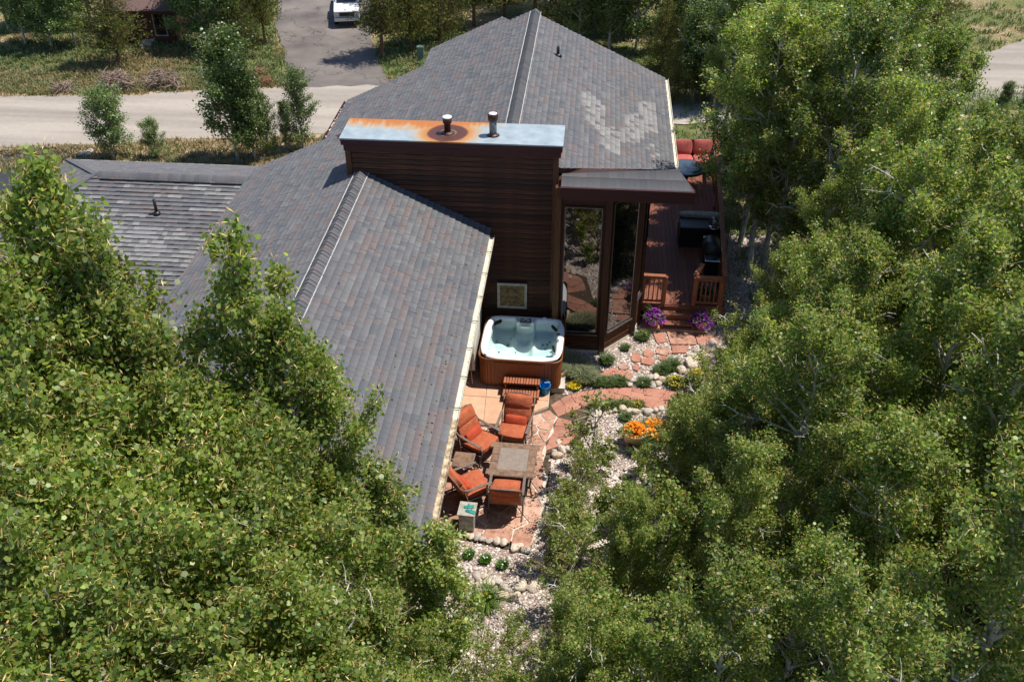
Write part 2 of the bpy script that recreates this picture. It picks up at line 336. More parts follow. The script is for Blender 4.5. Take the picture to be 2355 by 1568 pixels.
def road_material():
    m = bpy.data.materials.new('road'); m.use_nodes = True; N = m.node_tree.nodes; L = m.node_tree.links; b = N['Principled BSDF']
    b.inputs['Roughness'].default_value = 0.95; b.inputs['Specular IOR Level'].default_value = 0.15
    tc = N.new('ShaderNodeTexCoord'); mp = N.new('ShaderNodeMapping'); mp.inputs['Rotation'].default_value = (0, 0, R(-8.5)); mp.inputs['Scale'].default_value = (0.07, 0.75, 1); L.new(tc.outputs['Object'], mp.inputs[0])
    n1 = N.new('ShaderNodeTexNoise'); n1.inputs['Scale'].default_value = 1.0; n1.inputs['Detail'].default_value = 6; L.new(mp.outputs[0], n1.inputs['Vector'])
    r = N.new('ShaderNodeValToRGB'); e = r.color_ramp.elements; e[0].position = 0.3; e[0].color = lin((0.265, 0.23, 0.20)); e[1].position = 0.62; e[1].color = lin((0.44, 0.385, 0.33)); L.new(n1.outputs[0], r.inputs[0])
    n2 = N.new('ShaderNodeTexNoise'); n2.inputs['Scale'].default_value = 3.5; n2.inputs['Detail'].default_value = 12; n2.inputs['Roughness'].default_value = 0.8; L.new(tc.outputs['Object'], n2.inputs['Vector'])
    r2 = N.new('ShaderNodeValToRGB'); r2.color_ramp.elements[0].position = 0.3; r2.color_ramp.elements[0].color = lin((0.8, 0.8, 0.8)); r2.color_ramp.elements[1].color = lin((1.15, 1.15, 1.15)); L.new(n2.outputs[0], r2.inputs[0])
    mm = N.new('ShaderNodeMix'); mm.data_type = 'RGBA'; mm.blend_type = 'MULTIPLY'; mm.inputs[0].default_value = 1; L.new(r.outputs[0], mm.inputs[6]); L.new(r2.outputs[0], mm.inputs[7])
    L.new(mm.outputs[2], b.inputs['Base Color']); MATS['road'] = m
    # old cracked asphalt of the far drive
    m = bpy.data.materials.new('asphalt_old'); m.use_nodes = True; N = m.node_tree.nodes; L = m.node_tree.links; b = N['Principled BSDF']; b.inputs['Roughness'].default_value = 0.9; b.inputs['Specular IOR Level'].default_value = 0.2
    tc = N.new('ShaderNodeTexCoord'); n0 = N.new('ShaderNodeTexNoise'); n0.inputs['Scale'].default_value = 0.5; n0.inputs['Detail'].default_value = 8; L.new(tc.outputs['Object'], n0.inputs['Vector'])
    r = N.new('ShaderNodeValToRGB'); e = r.color_ramp.elements; e[0].position = 0.3; e[0].color = lin((0.115, 0.10, 0.095)); e[1].position = 0.7; e[1].color = lin((0.225, 0.195, 0.175)); L.new(n0.outputs[0], r.inputs[0])
    nw = N.new('ShaderNodeTexNoise'); nw.inputs['Scale'].default_value = 0.7; nw.inputs['Detail'].default_value = 3; L.new(tc.outputs['Object'], nw.inputs['Vector'])
    mxv = N.new('ShaderNodeMix'); mxv.data_type = 'VECTOR'; mxv.inputs[0].default_value = 0.75; L.new(tc.outputs['Object'], mxv.inputs[4])
    sc = N.new('ShaderNodeVectorMath'); sc.operation = 'SCALE'; sc.inputs['Scale'].default_value = 4; L.new(nw.outputs['Color'], sc.inputs[0]); ad = N.new('ShaderNodeVectorMath'); L.new(tc.outputs['Object'], ad.inputs[0]); L.new(sc.outputs[0], ad.inputs[1])
    vo = N.new('ShaderNodeTexVoronoi'); vo.feature = 'DISTANCE_TO_EDGE'; vo.inputs['Scale'].default_value = 0.33; L.new(ad.outputs[0], vo.inputs['Vector'])
    cr = N.new('ShaderNodeValToRGB'); cr.color_ramp.elements[0].position = 0.0; cr.color_ramp.elements[0].color = lin((0.5, 0.5, 0.5)); cr.color_ramp.elements[1].position = 0.022; cr.color_ramp.elements[1].color = lin((1, 1, 1)); L.new(vo.outputs[0], cr.inputs[0])
    mm = N.new('ShaderNodeMix'); mm.data_type = 'RGBA'; mm.blend_type = 'MULTIPLY'; mm.inputs[0].default_value = 1; L.new(r.outputs[0], mm.inputs[6]); L.new(cr.outputs[0], mm.inputs[7])
    L.new(mm.outputs[2], b.inputs['Base Color']); MATS['asphalt_old'] = m
road_material()
def axis(lo, hi, a, b, fine, coarse):
    xs = list(np.arange(a, b + 1e-6, fine)); x = a
    st = coarse
    while x > lo: x -= st; xs.insert(0, x); st *= 1.3
    x = b; st = coarse
    while x < hi: x += st; xs.append(x); st *= 1.3
    return np.array(xs)
gx = axis(-400, 400, -45, 45, 1.0, 2.0); gy = axis(-200, 600, -5, 75, 1.0, 2.0)
gv = np.array([(x, y, T(x, y)) for y in gy for x in gx]); nx = len(gx)
ii = np.arange(len(gy) - 1)[:, None] * nx + np.arange(nx - 1)[None]; gf = np.stack([ii, ii + 1, ii + nx + 1, ii + nx], -1).reshape(-1, 4)
tag(linkmesh('ground', arrmesh('ground', gv, [gf], None, 'ground', True)), kind='structure')
def strip(name, left, right, m, dz, n=24, cross=4):
    """sheet between two polylines, draped on the terrain"""
    def res(pl):
        pl = [Vector((p[0], p[1], 0)) for p in pl]; L = [0]
        for i in range(1, len(pl)): L.append(L[-1] + (pl[i] - pl[i - 1]).length)
        out = []
        for k in range(n + 1):
            t = L[-1] * k / n; i = max(j for j in range(len(L)) if L[j] <= t + 1e-6); i = min(i, len(pl) - 2); u = (t - L[i]) / max(1e-6, L[i + 1] - L[i]); out.append(pl[i].lerp(pl[i + 1], u))
        return out
    A, B = res(left), res(right); v = []; rng = random.Random(len(name))
    for a, b in zip(A, B):
        for c in range(cross + 1):
            p = a.lerp(b, c / cross)
            if c in (0, cross): p = p + Vector((rng.uniform(-.12, .12), rng.uniform(-.18, .18), 0))
            v.append((p.x, p.y, T(p.x, p.y) + dz))
    w = cross + 1; f = [(i * w + c, i * w + c + 1, (i + 1) * w + c + 1, (i + 1) * w + c) for i in range(n) for c in range(cross)]
    me = bpy.data.meshes.new(name); me.from_pydata(v, [], f); me.materials.append(MATS[m]); me.update()
    if me.polygons[0].normal.z < 0: me.flip_normals()
    return tag(linkmesh(name, me), kind='structure')
near = [atg(*p) for p in [(-250, 362), (0, 342), (180, 335), (420, 322), (740, 313)]]; near.append(near[-1] + Vector((12, 2.2, 0))); near.append(near[-1] + Vector((30, 3, 0)))
far = [atg(*p) for p in [(-250, 240), (0, 224), (300, 221), (560, 206), (740, 203)]]; far.append(far[-1] + Vector((12, 2.2, 0))); far.append(far[-1] + Vector((30, 3, 0)))
strip('street', near, far, 'road', 0.05, 80, 8)
mat('sand', (0.30, 0.215, 0.13), (0.46, 0.35, 0.24), 1.6, 0.95, 0.6, 30)
strip('street_verge', [Vector((p.x, p.y - 3.6, 0)) for p in near[:5]], [Vector((p.x, p.y + .3, 0)) for p in near[:5]], 'sand', 0.03, 60, 5)
strip('street_shoulder', [Vector((p.x, p.y - .3, 0)) for p in far[:5]], [Vector((p.x, p.y + .7, 0)) for p in far[:5]], 'sand', 0.03, 60, 3)
strip('neighbour_driveway', [atg(*p) for p in [(655, 208), (662, 180), (652, 110), (632, 60), (640, 0), (655, -70)]], [atg(*p) for p in [(900, 206), (885, 180), (868, 130), (850, 80), (858, 0), (862, -70)]], 'asphalt_old', 0.045, 60, 6)
strip('driveway', [atg(*p) for p in [(-260, 365), (-250, 460), (-240, 560)]], [atg(*p) for p in [(195, 336), (130, 385), (40, 440)]], 'asphalt_dark', 0.06, 20, 6)
rr = [(2236, 135), (2300, 112), (2420, 70)]; rl = [(2250, 215), (2330, 200), (2480, 170)]
strip('side_road', [atg(*p) for p in rr], [atg(*p) for p in rl], 'road', 0.05, 12, 3)

# ------------------------------------------------------------------ the house
house = thing('mountain_house', 'dark wood house with grey shingle roofs and a wide rusted chimney cap', 'house', (0, 0, 0))
rs = random.Random(7)
TONES = [(0.138, 0.139, 0.148), (0.156, 0.156, 0.162), (0.124, 0.129, 0.142), (0.160, 0.144, 0.146), (0.174, 0.146, 0.143), (0.148, 0.144, 0.150), (0.170, 0.168, 0.172), (0.25, 0.243, 0.238)]
def atpl(x, y, p0, n):
    r = ray(x, y); c = Vector((0, 0, CAMZ)); n = Vector(n); return c + r * ((Vector(p0) - c).dot(n) / r.dot(n))
def tone_std(p, run): return run
NEARSH = []     # candidates to become single shingles
SHINGLE_CACHE = {}
def shingle_roof(pname, polys, p0, u, n, tonef, thick=0.14, pick=False, expo=0.165, seed=1):
    """polys: convex pieces (3-D points) of one plane; shingles laid in courses along u"""
    rng = random.Random(seed); p0 = Vector(p0); u = Vector(u).normalized(); n = Vector(n).normalized(); v = n.cross(u)
    if v.z < 0: u = -u; v = n.cross(u)
    mb = MB()
    P2 = [[((Vector(p) - p0).dot(u), (Vector(p) - p0).dot(v)) for p in poly] for poly in polys]
    for poly in P2:
        if parea(poly) < 0: poly.reverse()
        top = [p0 + u * a + v * b for a, b in poly]; k = len(top)
        mb.add([t - n * 0.004 for t in top] + [t - n * thick for t in top], [tuple(range(k)), tuple(range(k, 2 * k))[::-1]] + [(i, i + k, (i + 1) % k + k, (i + 1) % k) for i in range(k)])
    plane = mb.build(pname, 'maroon', house)
    V, C, F3, nV = [], [], {}, 0
    for poly in P2:
        umin = min(a for a, b in poly); umax = max(a for a, b in poly); vmin = min(b for a, b in poly); vmax = max(b for a, b in poly)
        r0 = int(math.floor(vmin / expo))
        for row in range(r0, int(vmax / expo) + 1):
            b0 = row * expo; b1 = b0 + expo + 0.012; x = umin - rng.random() * 0.4; run = rng.choice(range(6))
            while x < umax:
                wi = rng.choice((0, 1, 1, 2, 2, 3)); w = (0.13, 0.16, 0.19, 0.23)[wi]
                if rng.random() < 0.55: run = rng.choice((0, 0, 1, 1, 2, 3, 4, 5, 6))
                mid = p0 + u * (x + w / 2) + v * (b0 + expo / 2); tn = tonef(mid, run, rng)
                lift = 0.006 if expo > .3 else rng.choice((0.018, 0.021, 0.028)) * (1.5 if pname == 'roof_slope' and abs(n.y) > 0.3 and n.y < 0 else 1); sk = rng.uniform(-0.004, 0.004)
                rect = [(x + 0.0012, b0 + sk), (x + w - 0.0012, b0 + sk), (x + w - 0.0012, b1), (x + 0.0012, b1)]
                q = clipconvex(rect, poly); x += w
                if len(q) < 3 or abs(parea(q)) < 0.002: continue
                hv = lambda b: 0.003 + lift * max(0.0, min(1.0, (b1 - b) / (b1 - b0)))
                full = len(q) == 4 and abs(abs(parea(q)) - (w - 0.0024) * (b1 - b0 - sk)) < 1e-4
                if pick and full:
                    NEARSH.append(((mid - Vector((0, 0, CAMZ))).length, plane, p0 + u * rect[0][0] + v * rect[0][1], u, v, n, wi, TONES.index(tn) if tn in TONES else 0, len(V), q)); 
                k = len(q); top = [p0 + u * a + v * b + n * hv(b) for a, b in q]; bot = [p0 + u * a + v * b - n * 0.002 for a, b in q]
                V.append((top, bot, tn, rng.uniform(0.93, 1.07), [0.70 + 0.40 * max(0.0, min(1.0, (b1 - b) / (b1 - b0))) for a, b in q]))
    return plane, V
def finish_shingles(plane, V, skip=()):
    vs, cs, fs, k0 = [], [], {}, 0
    for i, (top, bot, tn, g, sh) in enumerate(V):
        if i in skip: continue
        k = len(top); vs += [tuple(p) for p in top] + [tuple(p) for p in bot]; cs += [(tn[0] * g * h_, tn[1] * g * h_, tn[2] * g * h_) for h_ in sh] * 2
        fs.setdefault(k, []).append(tuple(range(k0, k0 + k)))
        for j in range(k): fs.setdefault(4, []).append((k0 + j, k0 + j + k, k0 + (j + 1) % k + k, k0 + (j + 1) % k))
        k0 += 2 * k
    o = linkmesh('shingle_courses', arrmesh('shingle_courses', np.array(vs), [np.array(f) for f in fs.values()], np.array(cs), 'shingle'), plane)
    tag(o, kind='stuff')
def tstd(p, run, rng): return TONES[run]
def tdark(p, run, rng): return rng.choice(((0.088, 0.09, 0.097), (0.096, 0.096, 0.101), (0.10, 0.097, 0.10)))
NRp = (-5.83, 0, 5.06); Y0, YW = 11.2, 23.08
def NL(x, y): return (x, y, 5.06 + 0.45 * (x + 5.83))
def NRr(x, y): return (x, y, 5.06 - 0.47 * (x + 5.83))
def BL(x, y): return (x, y, 5.85 + 0.47 * (x + 2.06))
def BRr(x, y): return (x, y, 5.85 - 0.47 * (x + 2.06))
def WN(x, y): return (x, y, 3.14 - 0.36 * (26.05 - y))
def WF(x, y): return (x, y, 3.14 - 0.36 * (y - 26.05))
def WH(x, y): return (x, y, 3.14 + 0.445 * (x + 14.73))
pl_nr = shingle_roof('roof_slope', [[NRr(-5.83, Y0), NRr(-2.5, Y0), NRr(-2.5, YW), NRr(-5.83, YW)]], NRr(-2.5, 0), (0, 1, 0), (0.47, 0, 1), tstd, pick=True, seed=3)
nlc = [(-5.83, Y0), (-5.83, 23.08), (-6.32, 24.2), (-7.1, 26.8), (-10.1, 26.8), (-10.1, Y0)]
pl_nl = shingle_roof('roof_slope', [[NL(*p) for p in nlc]], NL(-10.1, 0), (0, 1, 0), (-0.45, 0, 1), tstd, seed=4)
pl_bl = shingle_roof('roof_slope', [[BL(*p) for p in q] for q in ([(-8.7, 24.25), (-5.92, 24.25), (-5.92, 33.4), (-8.7, 33.4)], [(-5.92, 24.25), (-2.06, 24.25), (-2.06, 34.3), (-5.92, 34.3)], [(-5.92, 34.3), (-2.94, 34.3), (-3.3, 35.2), (-5.92, 35.2)])], BL(-8.7, 0), (0, 1, 0), (-0.47, 0, 1), tstd, seed=5)
PATCH = [[atpl(*p, (-2.06, 0, 5.85), (0.47, 0, 1)) for p in q] for q in ([(1333, 212), (1352, 210), (1395, 255), (1395, 285), (1420, 305), (1420, 362), (1395, 345), (1375, 325), (1375, 300), (1345, 275)], [(1436, 262), (1462, 262), (1462, 236), (1507, 236), (1508, 305), (1475, 305), (1475, 330), (1425, 330), (1425, 290), (1436, 290)], [(1480, 335), (1505, 335), (1515, 360), (1490, 365)])]
PATCH = [[(p.x, p.y) for p in q] for q in PATCH]
def tbr(p, run, rng):
    for i, q in enumerate(PATCH):
        if inside((p.x, p.y), q) and rng.random() < (0.85 if i < 2 else 0.45): return rng.choice(((0.25, 0.243, 0.236), (0.225, 0.22, 0.214), (0.265, 0.259, 0.25)))
    return TONES[run]
pl_br = shingle_roof('roof_slope', [[BRr(*p) for p in [(-2.06, 23.3), (-0.7, 23.3), (2.5, 26.6), (2.5, 33.9), (-2.06, 33.9)]]], BRr(2.5, 0), (0, 1, 0), (0.47, 0, 1), tbr, seed=6)
WROW = {}
def twing(p, run, rng):
    # long streaks of lighter and darker courses
    row = round(p.y / 0.1505); sg = WROW.setdefault((row, math.floor((p.x + 0.37 * row) / 0.9)), rng.random())
    c = sg + 0.35 * math.sin(p.x * 0.8 + p.y * 2.1) + 0.25 * math.sin(p.y * 1.1)
    if c > 0.62: return rng.choice((TONES[7], (0.25, 0.243, 0.24), (0.265, 0.26, 0.258), TONES[6]))
    if c < 0.25: return rng.choice((TONES[3], TONES[4], TONES[5], TONES[0]))
    return rng.choice((TONES[0], TONES[1], TONES[5], TONES[6]))
pl_wn = shingle_roof('roof_slope', [[WN(*p) for p in [(-9.7, 26.05), (-14.73, 26.05), (-17.45, 22.6), (-17.45, 20.6), (-9.7, 20.6)]]], WN(0, 20.6), (1, 0, 0), (0, -0.36, 1), twing, seed=7, expo=0.16)
pl_wf = shingle_roof('roof_slope', [[WF(*p) for p in [(-9.3, 26.05), (-14.73, 26.05), (-17.45, 29.4), (-9.3, 29.4)]]], WF(0, 29.4), (1, 0, 0), (0, 0.36, 1), tstd, seed=8)
pl_wh = shingle_roof('roof_slope', [[WH(-14.73, 26.05), WH(-17.45, 29.4), WH(-17.45, 22.6)]], WH(-17.45, 0), (0, 1, 0), (-0.445, 0, 1), tstd, seed=9)
FR = lambda x, y: (x, y, 5.22 - 0.07 * (23.9 - y))
pl_fr = shingle_roof('roof_slope', [[FR(-0.66, 22.45), FR(2.64, 22.45), FR(2.30, 23.52), FR(-0.66, 23.10)]], FR(0, 22.45), (1, 0, 0), (0, -0.07, 1), tdark, seed=10, expo=.5, thick=0.1)
cand = sorted([c for c in NEARSH if c[2].x > -4.4 and c[2].y > 12.6], key=lambda c: c[0])[:300]
for c in cand:
    d, plane, o0, u, v, n, wi, ti, idx, q = c
    key = (wi, ti)
    if key not in SHINGLE_CACHE:
        w = (0.13, 0.16, 0.19, 0.23)[wi] - 0.0024; h = 0.177
        mb = MB(); mb.add([(0, 0, .025), (w, 0, .025), (w, h, .003), (0, h, .003), (0, 0, -.002), (w, 0, -.002), (w, h, -.002), (0, h, -.002)], [(0, 1, 2, 3), (0, 4, 5, 1), (1, 5, 6, 2), (2, 6, 7, 3), (3, 7, 4, 0)])
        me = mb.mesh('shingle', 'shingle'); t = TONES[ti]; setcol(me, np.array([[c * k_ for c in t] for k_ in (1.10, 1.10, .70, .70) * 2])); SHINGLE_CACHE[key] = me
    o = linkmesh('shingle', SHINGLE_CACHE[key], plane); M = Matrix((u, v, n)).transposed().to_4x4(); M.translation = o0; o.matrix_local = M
skip = {c[8] for c in cand}
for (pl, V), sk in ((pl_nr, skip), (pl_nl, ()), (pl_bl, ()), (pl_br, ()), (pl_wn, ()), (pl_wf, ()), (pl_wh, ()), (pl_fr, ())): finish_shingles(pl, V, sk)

def ridge_caps(p, q, s1, s2, across, half=0.165, step=0.135, bulge=0.05, cols=None):
    """curved ridge shingles from p to q; s1,s2 = fall on each side per metre"""
    p = Vector(p); q = Vector(q); d = (q - p); L = d.length; d.normalize(); ac = Vector(across); V = {}
    for i in range(int(L / step)):
        ti = rs.choice((0, 0, 1, 2, 2, 5, 5, 3)); wi = i % 3
        if (ti, wi) not in V:
            mb = MB(); vs = []
            for k, (t, up) in enumerate(((0, 0.026), (0.19, 0.006))):
                for j in range(7):
                    a = -half + 2 * half * j / 6; z = bulge * (1 - (a / half) ** 2) + (a * s1 if a < 0 else -a * s2) + up + 0.004 * wi
                    vs.append(ac * a + d * t + Vector((0, 0, z)))
            nb = [x - Vector((0, 0, 0.014)) for x in vs[:7]]
            mb.add(vs + nb, [(j, j + 1, j + 8, j + 7) for j in range(6)] + [(j + 1, j, j + 14, j + 15) for j in range(6)])
            me = mb.mesh('ridge_cap', 'shingle'); g = rs.uniform(0.75, 0.95); setcol(me, np.tile(np.array(TONES[ti]) * g, (len(me.vertices), 1)))
            if me.polygons[0].normal.z < 0: me.flip_normals()
            V[(ti, wi)] = me
        linkmesh('ridge_cap', V[(ti, wi)], house, loc=p + d * (i * step))
ridge_caps((-5.83, 11.3, 5.06), (-5.83, 23.0, 5.06), 0.45, 0.47, (1, 0, 0))
ridge_caps((-2.06, 24.3, 5.85), (-2.06, 34.2, 5.85), 0.47, 0.47, (1, 0, 0))
ridge_caps((-14.6, 26.05, 3.14), (-9.75, 26.05, 3.14), 0.36, 0.36, (0, 1, 0), half=0.2, bulge=0.09)
for (x, z, sa, sb, ya, yb) in ((-5.83, 5.06, .45, .47, 11.3, 23.05), (-2.06, 5.85, .47, .47, 24.3, 34.2)):
    for s, sl_ in ((-1, sa), (1, sb)):
        mb = MB(); n = 14
        for i in range(n): mb.bar((x + s * 0.182 + rs.uniform(-.004, .004), ya + (yb - ya) * i / n, z - sl_ * 0.182 + 0.026), (x + s * 0.182 + rs.uniform(-.004, .004), ya + (yb - ya) * (i + 1) / n + 0.02, z - sl_ * 0.182 + 0.026), 0.015, 0.016)
        mb.build('ridge_edge_strip', 'whiteline', house)
mb = MB(); mb.bar((-14.5, 25.82, 3.10), (-9.8, 25.82, 3.10), 0.05, 0.04); mb.build('ridge_dark_line', 'blackplastic', house)  # solid dark bar drawn as the dark line along the wing ridge
for a, b in (((-14.73, 26.05, 3.16), (-17.45, 29.4, 1.96)), ((-14.73, 26.05, 3.16), (-17.45, 22.6, 1.95))):
    mb = MB(); mb.bar(a, b, 0.16, 0.035); o = mb.build('hip_cap', 'shingle', house); setcol(o.data, np.array([(0.13, 0.132, 0.145)] * 8))

# walls of the house (below the roofs)
def wall(name, poly, z0, z1, m='board'): return MB().prism(poly, z0, z1).build(name, m, house)
wall('wall', [(-9.7, 11.7), (-3.15, 11.7), (-3.15, 23.3), (-9.7, 23.3)], -0.6, 3.05)
MB().add([(-9.7, 11.7, 3.05), (-3.15, 11.7, 3.05), (-3.15, 11.7, 3.6), (-5.83, 11.7, 4.88), (-9.7, 11.7, 3.15)], [(0, 1, 2, 3, 4)]).build('gable', 'board', house)
wall('wall', [(-16.9, 21.2), (-9.6, 21.2), (-9.6, 28.9), (-16.9, 28.9)], -0.9, 1.1)
wall('wall', [(-8.2, 24.3), (1.72, 24.3), (1.72, 33.5), (-8.2, 33.5)], -3.4, 2.6)
MB().add([(-8.2, 33.5, 2.6), (1.72, 33.5, 2.6), (1.72, 33.5, 3.9), (-2.06, 33.5, 5.65), (-8.2, 33.5, 2.8)], [(4, 3, 2, 1, 0)]).build('gable', 'board', house)
MB().add([(1.72, 24.3, 2.6), (1.72, 33.5, 2.6), (1.72, 33.5, 3.95), (1.72, 24.3, 3.95)], [(0, 1, 2, 3)]).build('wall', 'board', house)
o = MB().add([(-3.3, 34.3, 5.26), (-3.3, 35.2, 5.26), (-1.9, 35.2, 4.6), (-1.9, 34.3, 4.6)], [(3, 2, 1, 0)]).build('roof_slope', 'shingle', house)
setcol(o.data, np.array([(0.15, 0.15, 0.16)] * 4))
wall('wall', [(-8.0, 33.4), (-2.0, 33.4), (-2.0, 34.8), (-8.0, 34.8)], -3.4, 2.7)
# window in the right wall, seen from beside
wr = MB().span(1.72, 1.76, 26.2, 29.6, 0.6, 2.5).build('window', 'trimdark', house)
MB().span(1.76, 1.775, 26.3, 27.85, 0.7, 2.4).build('pane', 'glass', wr); MB().span(1.76, 1.775, 27.95, 29.5, 0.7, 2.4).build('pane', 'glass', wr)

# chimney wall: boards set apart, black core between them paints in the lap shade
chim = MB().span(-6.18, -0.78, 23.12, 24.1, -0.3, 5.72).build('chimney', 'blackplastic', house)
bm_ = {}
for k in range(41):
    z = -0.2 + k * 0.144
    if z > 5.6: break
    j = k % 3
    if j not in bm_:
        mb = MB(); x0, x1 = -6.12, -0.86; mb.add([(x0, -.012, 0), (x1, -.012, 0), (x1, 0.022, .114), (x0, 0.022, .114), (x0, 0.03, 0), (x1, 0.03, 0)], [(0, 1, 2, 3), (0, 4, 5, 1)]); bm_[j] = mb.mesh('board', 'board')
    o = linkmesh('board', bm_[j], chim, loc=(rs.uniform(-.01, .01), 23.085 + rs.uniform(-.003, .003), z))
for x, m in ((-6.15, 'trimwood'), (-0.82, 'trimwood')):
    MB().span(x - 0.07, x + 0.07, 23.055, 23.12, -0.2, 5.66).build('corner_board', m, chim)
MB().span(-0.78, -0.755, 23.1, 23.3, -0.2, 5.66).build('corner_board', 'trimwood', chim)
MB().span(-6.24, -0.70, 23.02, 24.15, 5.62, 5.80).build('cap_trim', 'maroon', chim, bevel=0.008, seg=1)
MB().span(-6.29, -0.665, 22.97, 24.19, 5.79, 5.955).build('cap_trim', 'maroon', chim, bevel=0.008, seg=1)
def cap_material():
    m = bpy.data.materials.new('rustcap'); m.use_nodes = True; N = m.node_tree.nodes; L = m.node_tree.links; b = N['Principled BSDF']; b.inputs['Roughness'].default_value = 0.55; b.inputs['Metallic'].default_value = 0.15
    tc = N.new('ShaderNodeTexCoord'); sp = N.new('ShaderNodeSeparateXYZ'); L.new(tc.outputs['Object'], sp.inputs[0])
    nz = N.new('ShaderNodeTexNoise'); nz.inputs['Scale'].default_value = 2.2; nz.inputs['Detail'].default_value = 6; L.new(tc.outputs['Object'], nz.inputs['Vector'])
    def math_(op, a, b_=None, c=None):
        n = N.new('ShaderNodeMath'); n.operation = op
        for i, v in enumerate((a, b_, c)):
            if v is None: continue
            if isinstance(v, (int, float)): n.inputs[i].default_value = v
            else: L.new(v, n.inputs[i])
        return n.outputs[0]
    wob = math_('MULTIPLY', math_('SUBTRACT', nz.outputs[0], 0.5), 0.35)
    dx = math_('SUBTRACT', sp.outputs[0], 0.0); dy = math_('SUBTRACT', sp.outputs[1], 0.0)
    rad = math_('SQRT', math_('ADD', math_('MULTIPLY', dx, dx), math_('MULTIPLY', dy, dy)))
    radn = math_('ADD', rad, math_('MULTIPLY', wob, 0.45))
    base = N.new('ShaderNodeValToRGB'); e = base.color_ramp.elements; e[0].position = 0.3; e[0].color = lin((0.26, 0.315, 0.345)); e[1].position = 0.7; e[1].color = lin((0.40, 0.455, 0.48)); n2 = N.new('ShaderNodeTexNoise'); n2.inputs['Scale'].default_value = 3; n2.inputs['Detail'].default_value = 9; L.new(tc.outputs['Object'], n2.inputs['Vector']); L.new(n2.outputs[0], base.inputs[0])
    # orange run-off towards the back edge, widening to the left
    pen = math_('MAXIMUM', math_('MULTIPLY', dx, -0.10), math_('MULTIPLY', dx, 0.42))
    back = math_('ADD', math_('SUBTRACT', math_('MULTIPLY', math_('ADD', sp.outputs[1], 0.16), 1.05), pen), math_('MULTIPLY', wob, 1.6))
    mpn = N.new('ShaderNodeMapping'); mpn.inputs['Scale'].default_value = (11, 1.1, 1); L.new(tc.outputs['Object'], mpn.inputs[0]); n3 = N.new('ShaderNodeTexNoise'); n3.inputs['Scale'].default_value = 1.0; n3.inputs['Detail'].default_value = 7; L.new(mpn.outputs[0], n3.inputs['Vector'])
    back = math_('ADD', back, math_('MULTIPLY', math_('SUBTRACT', n3.outputs[0], 0.5), 0.9))
    halo = math_('MULTIPLY', math_('SUBTRACT', 1.02, radn), 1.1)
    rust = math_('MAXIMUM', back, halo)
    lim = math_('MULTIPLY', math_('SUBTRACT', 1.45, dx), 1.5); rust = math_('MINIMUM', rust, lim)
    rr_ = N.new('ShaderNodeValToRGB'); e = rr_.color_ramp.elements; e[0].position = 0.0; e[0].color = (0, 0, 0, 1); e[1].position = 0.42; e[1].color = (1, 1, 1, 1); L.new(rust, rr_.inputs[0])
    oc = N.new('ShaderNodeValToRGB'); e = oc.color_ramp.elements; e[0].position = 0.05; e[0].color = lin((0.42, 0.36, 0.24)); e[1].position = 0.6; e[1].color = lin((0.46, 0.155, 0.035)); e.new(0.3).color = lin((0.50, 0.28, 0.10)); L.new(rust, oc.inputs[0])
    m1 = N.new('ShaderNodeMix'); m1.data_type = 'RGBA'; L.new(rr_.outputs[0], m1.inputs[0]); L.new(base.outputs[0], m1.inputs[6]); L.new(oc.outputs[0], m1.inputs[7])
    dk = N.new('ShaderNodeValToRGB'); e = dk.color_ramp.elements; e[0].position = 0.49; e[0].color = (1, 1, 1, 1); e[1].position = 0.545; e[1].color = (0, 0, 0, 1); L.new(radn, dk.inputs[0])
    dc = N.new('ShaderNodeValToRGB'); e = dc.color_ramp.elements; e[0].position = 0.16; e[0].color = lin((0.32, 0.18, 0.12)); e[1].position = 0.5; e[1].color = lin((0.115, 0.038, 0.026)); e.new(0.25).color = lin((0.085, 0.030, 0.022)); L.new(radn, dc.inputs[0])
    m2 = N.new('ShaderNodeMix'); m2.data_type = 'RGBA'; L.new(dk.outputs[0], m2.inputs[0]); L.new(m1.outputs[2], m2.inputs[6]); L.new(dc.outputs[0], m2.inputs[7])
    L.new(m2.outputs[2], b.inputs['Base Color']); MATS['rustcap'] = m
cap_material()
fl1 = Vector((-3.62, 23.50, 5.985)); fl2 = Vector((-2.45, 23.45, 5.985))
mb = MB(); mb.add([(-6.31 - fl1.x, 22.955 - fl1.y, 0), (-0.65 - fl1.x, 22.955 - fl1.y, 0), (-0.65 - fl1.x, 24.205 - fl1.y, 0.012), (-6.31 - fl1.x, 24.205 - fl1.y, 0.012), (-6.31 - fl1.x, 22.955 - fl1.y, -0.035), (-0.65 - fl1.x, 22.955 - fl1.y, -0.035), (-0.65 - fl1.x, 24.205 - fl1.y, -0.035), (-6.31 - fl1.x, 24.205 - fl1.y, -0.035)], [(0, 1, 2, 3), (0, 4, 5, 1), (1, 5, 6, 2), (2, 6, 7, 3), (3, 7, 4, 0)])
o = mb.build('metal_cap', 'rustcap', chim, loc=fl1); o['label'] = 'galvanised metal chimney cap with orange rust stains round a flue'
mat('flue', (0.045, 0.022, 0.02), (0.14, 0.07, 0.055), 9, 0.5, 0.2, 20, metal=0.4)
mat('fluegrey', (0.13, 0.15, 0.16), (0.26, 0.28, 0.29), 9, 0.4, 0.2, 20, metal=0.5)
f1 = MB().lathe([(0.085, -0.02), (0.085, 0.28), (0.115, 0.285), (0.12, 0.42), (0.10, 0.44)], n=20).build('flue_pipe', 'flue', chim, True, loc=fl1)
MB().lathe([(0.118, 0.405), (0.118, 0.445), (0.05, 0.452), (0.0, 0.455)], n=20).build('flue_lid', 'white', f1, True)
MB().lathe([(0.19, 0.006), (0.13, 0.03), (0.09, 0.05)], n=24).build('flashing', 'flue', f1, True)
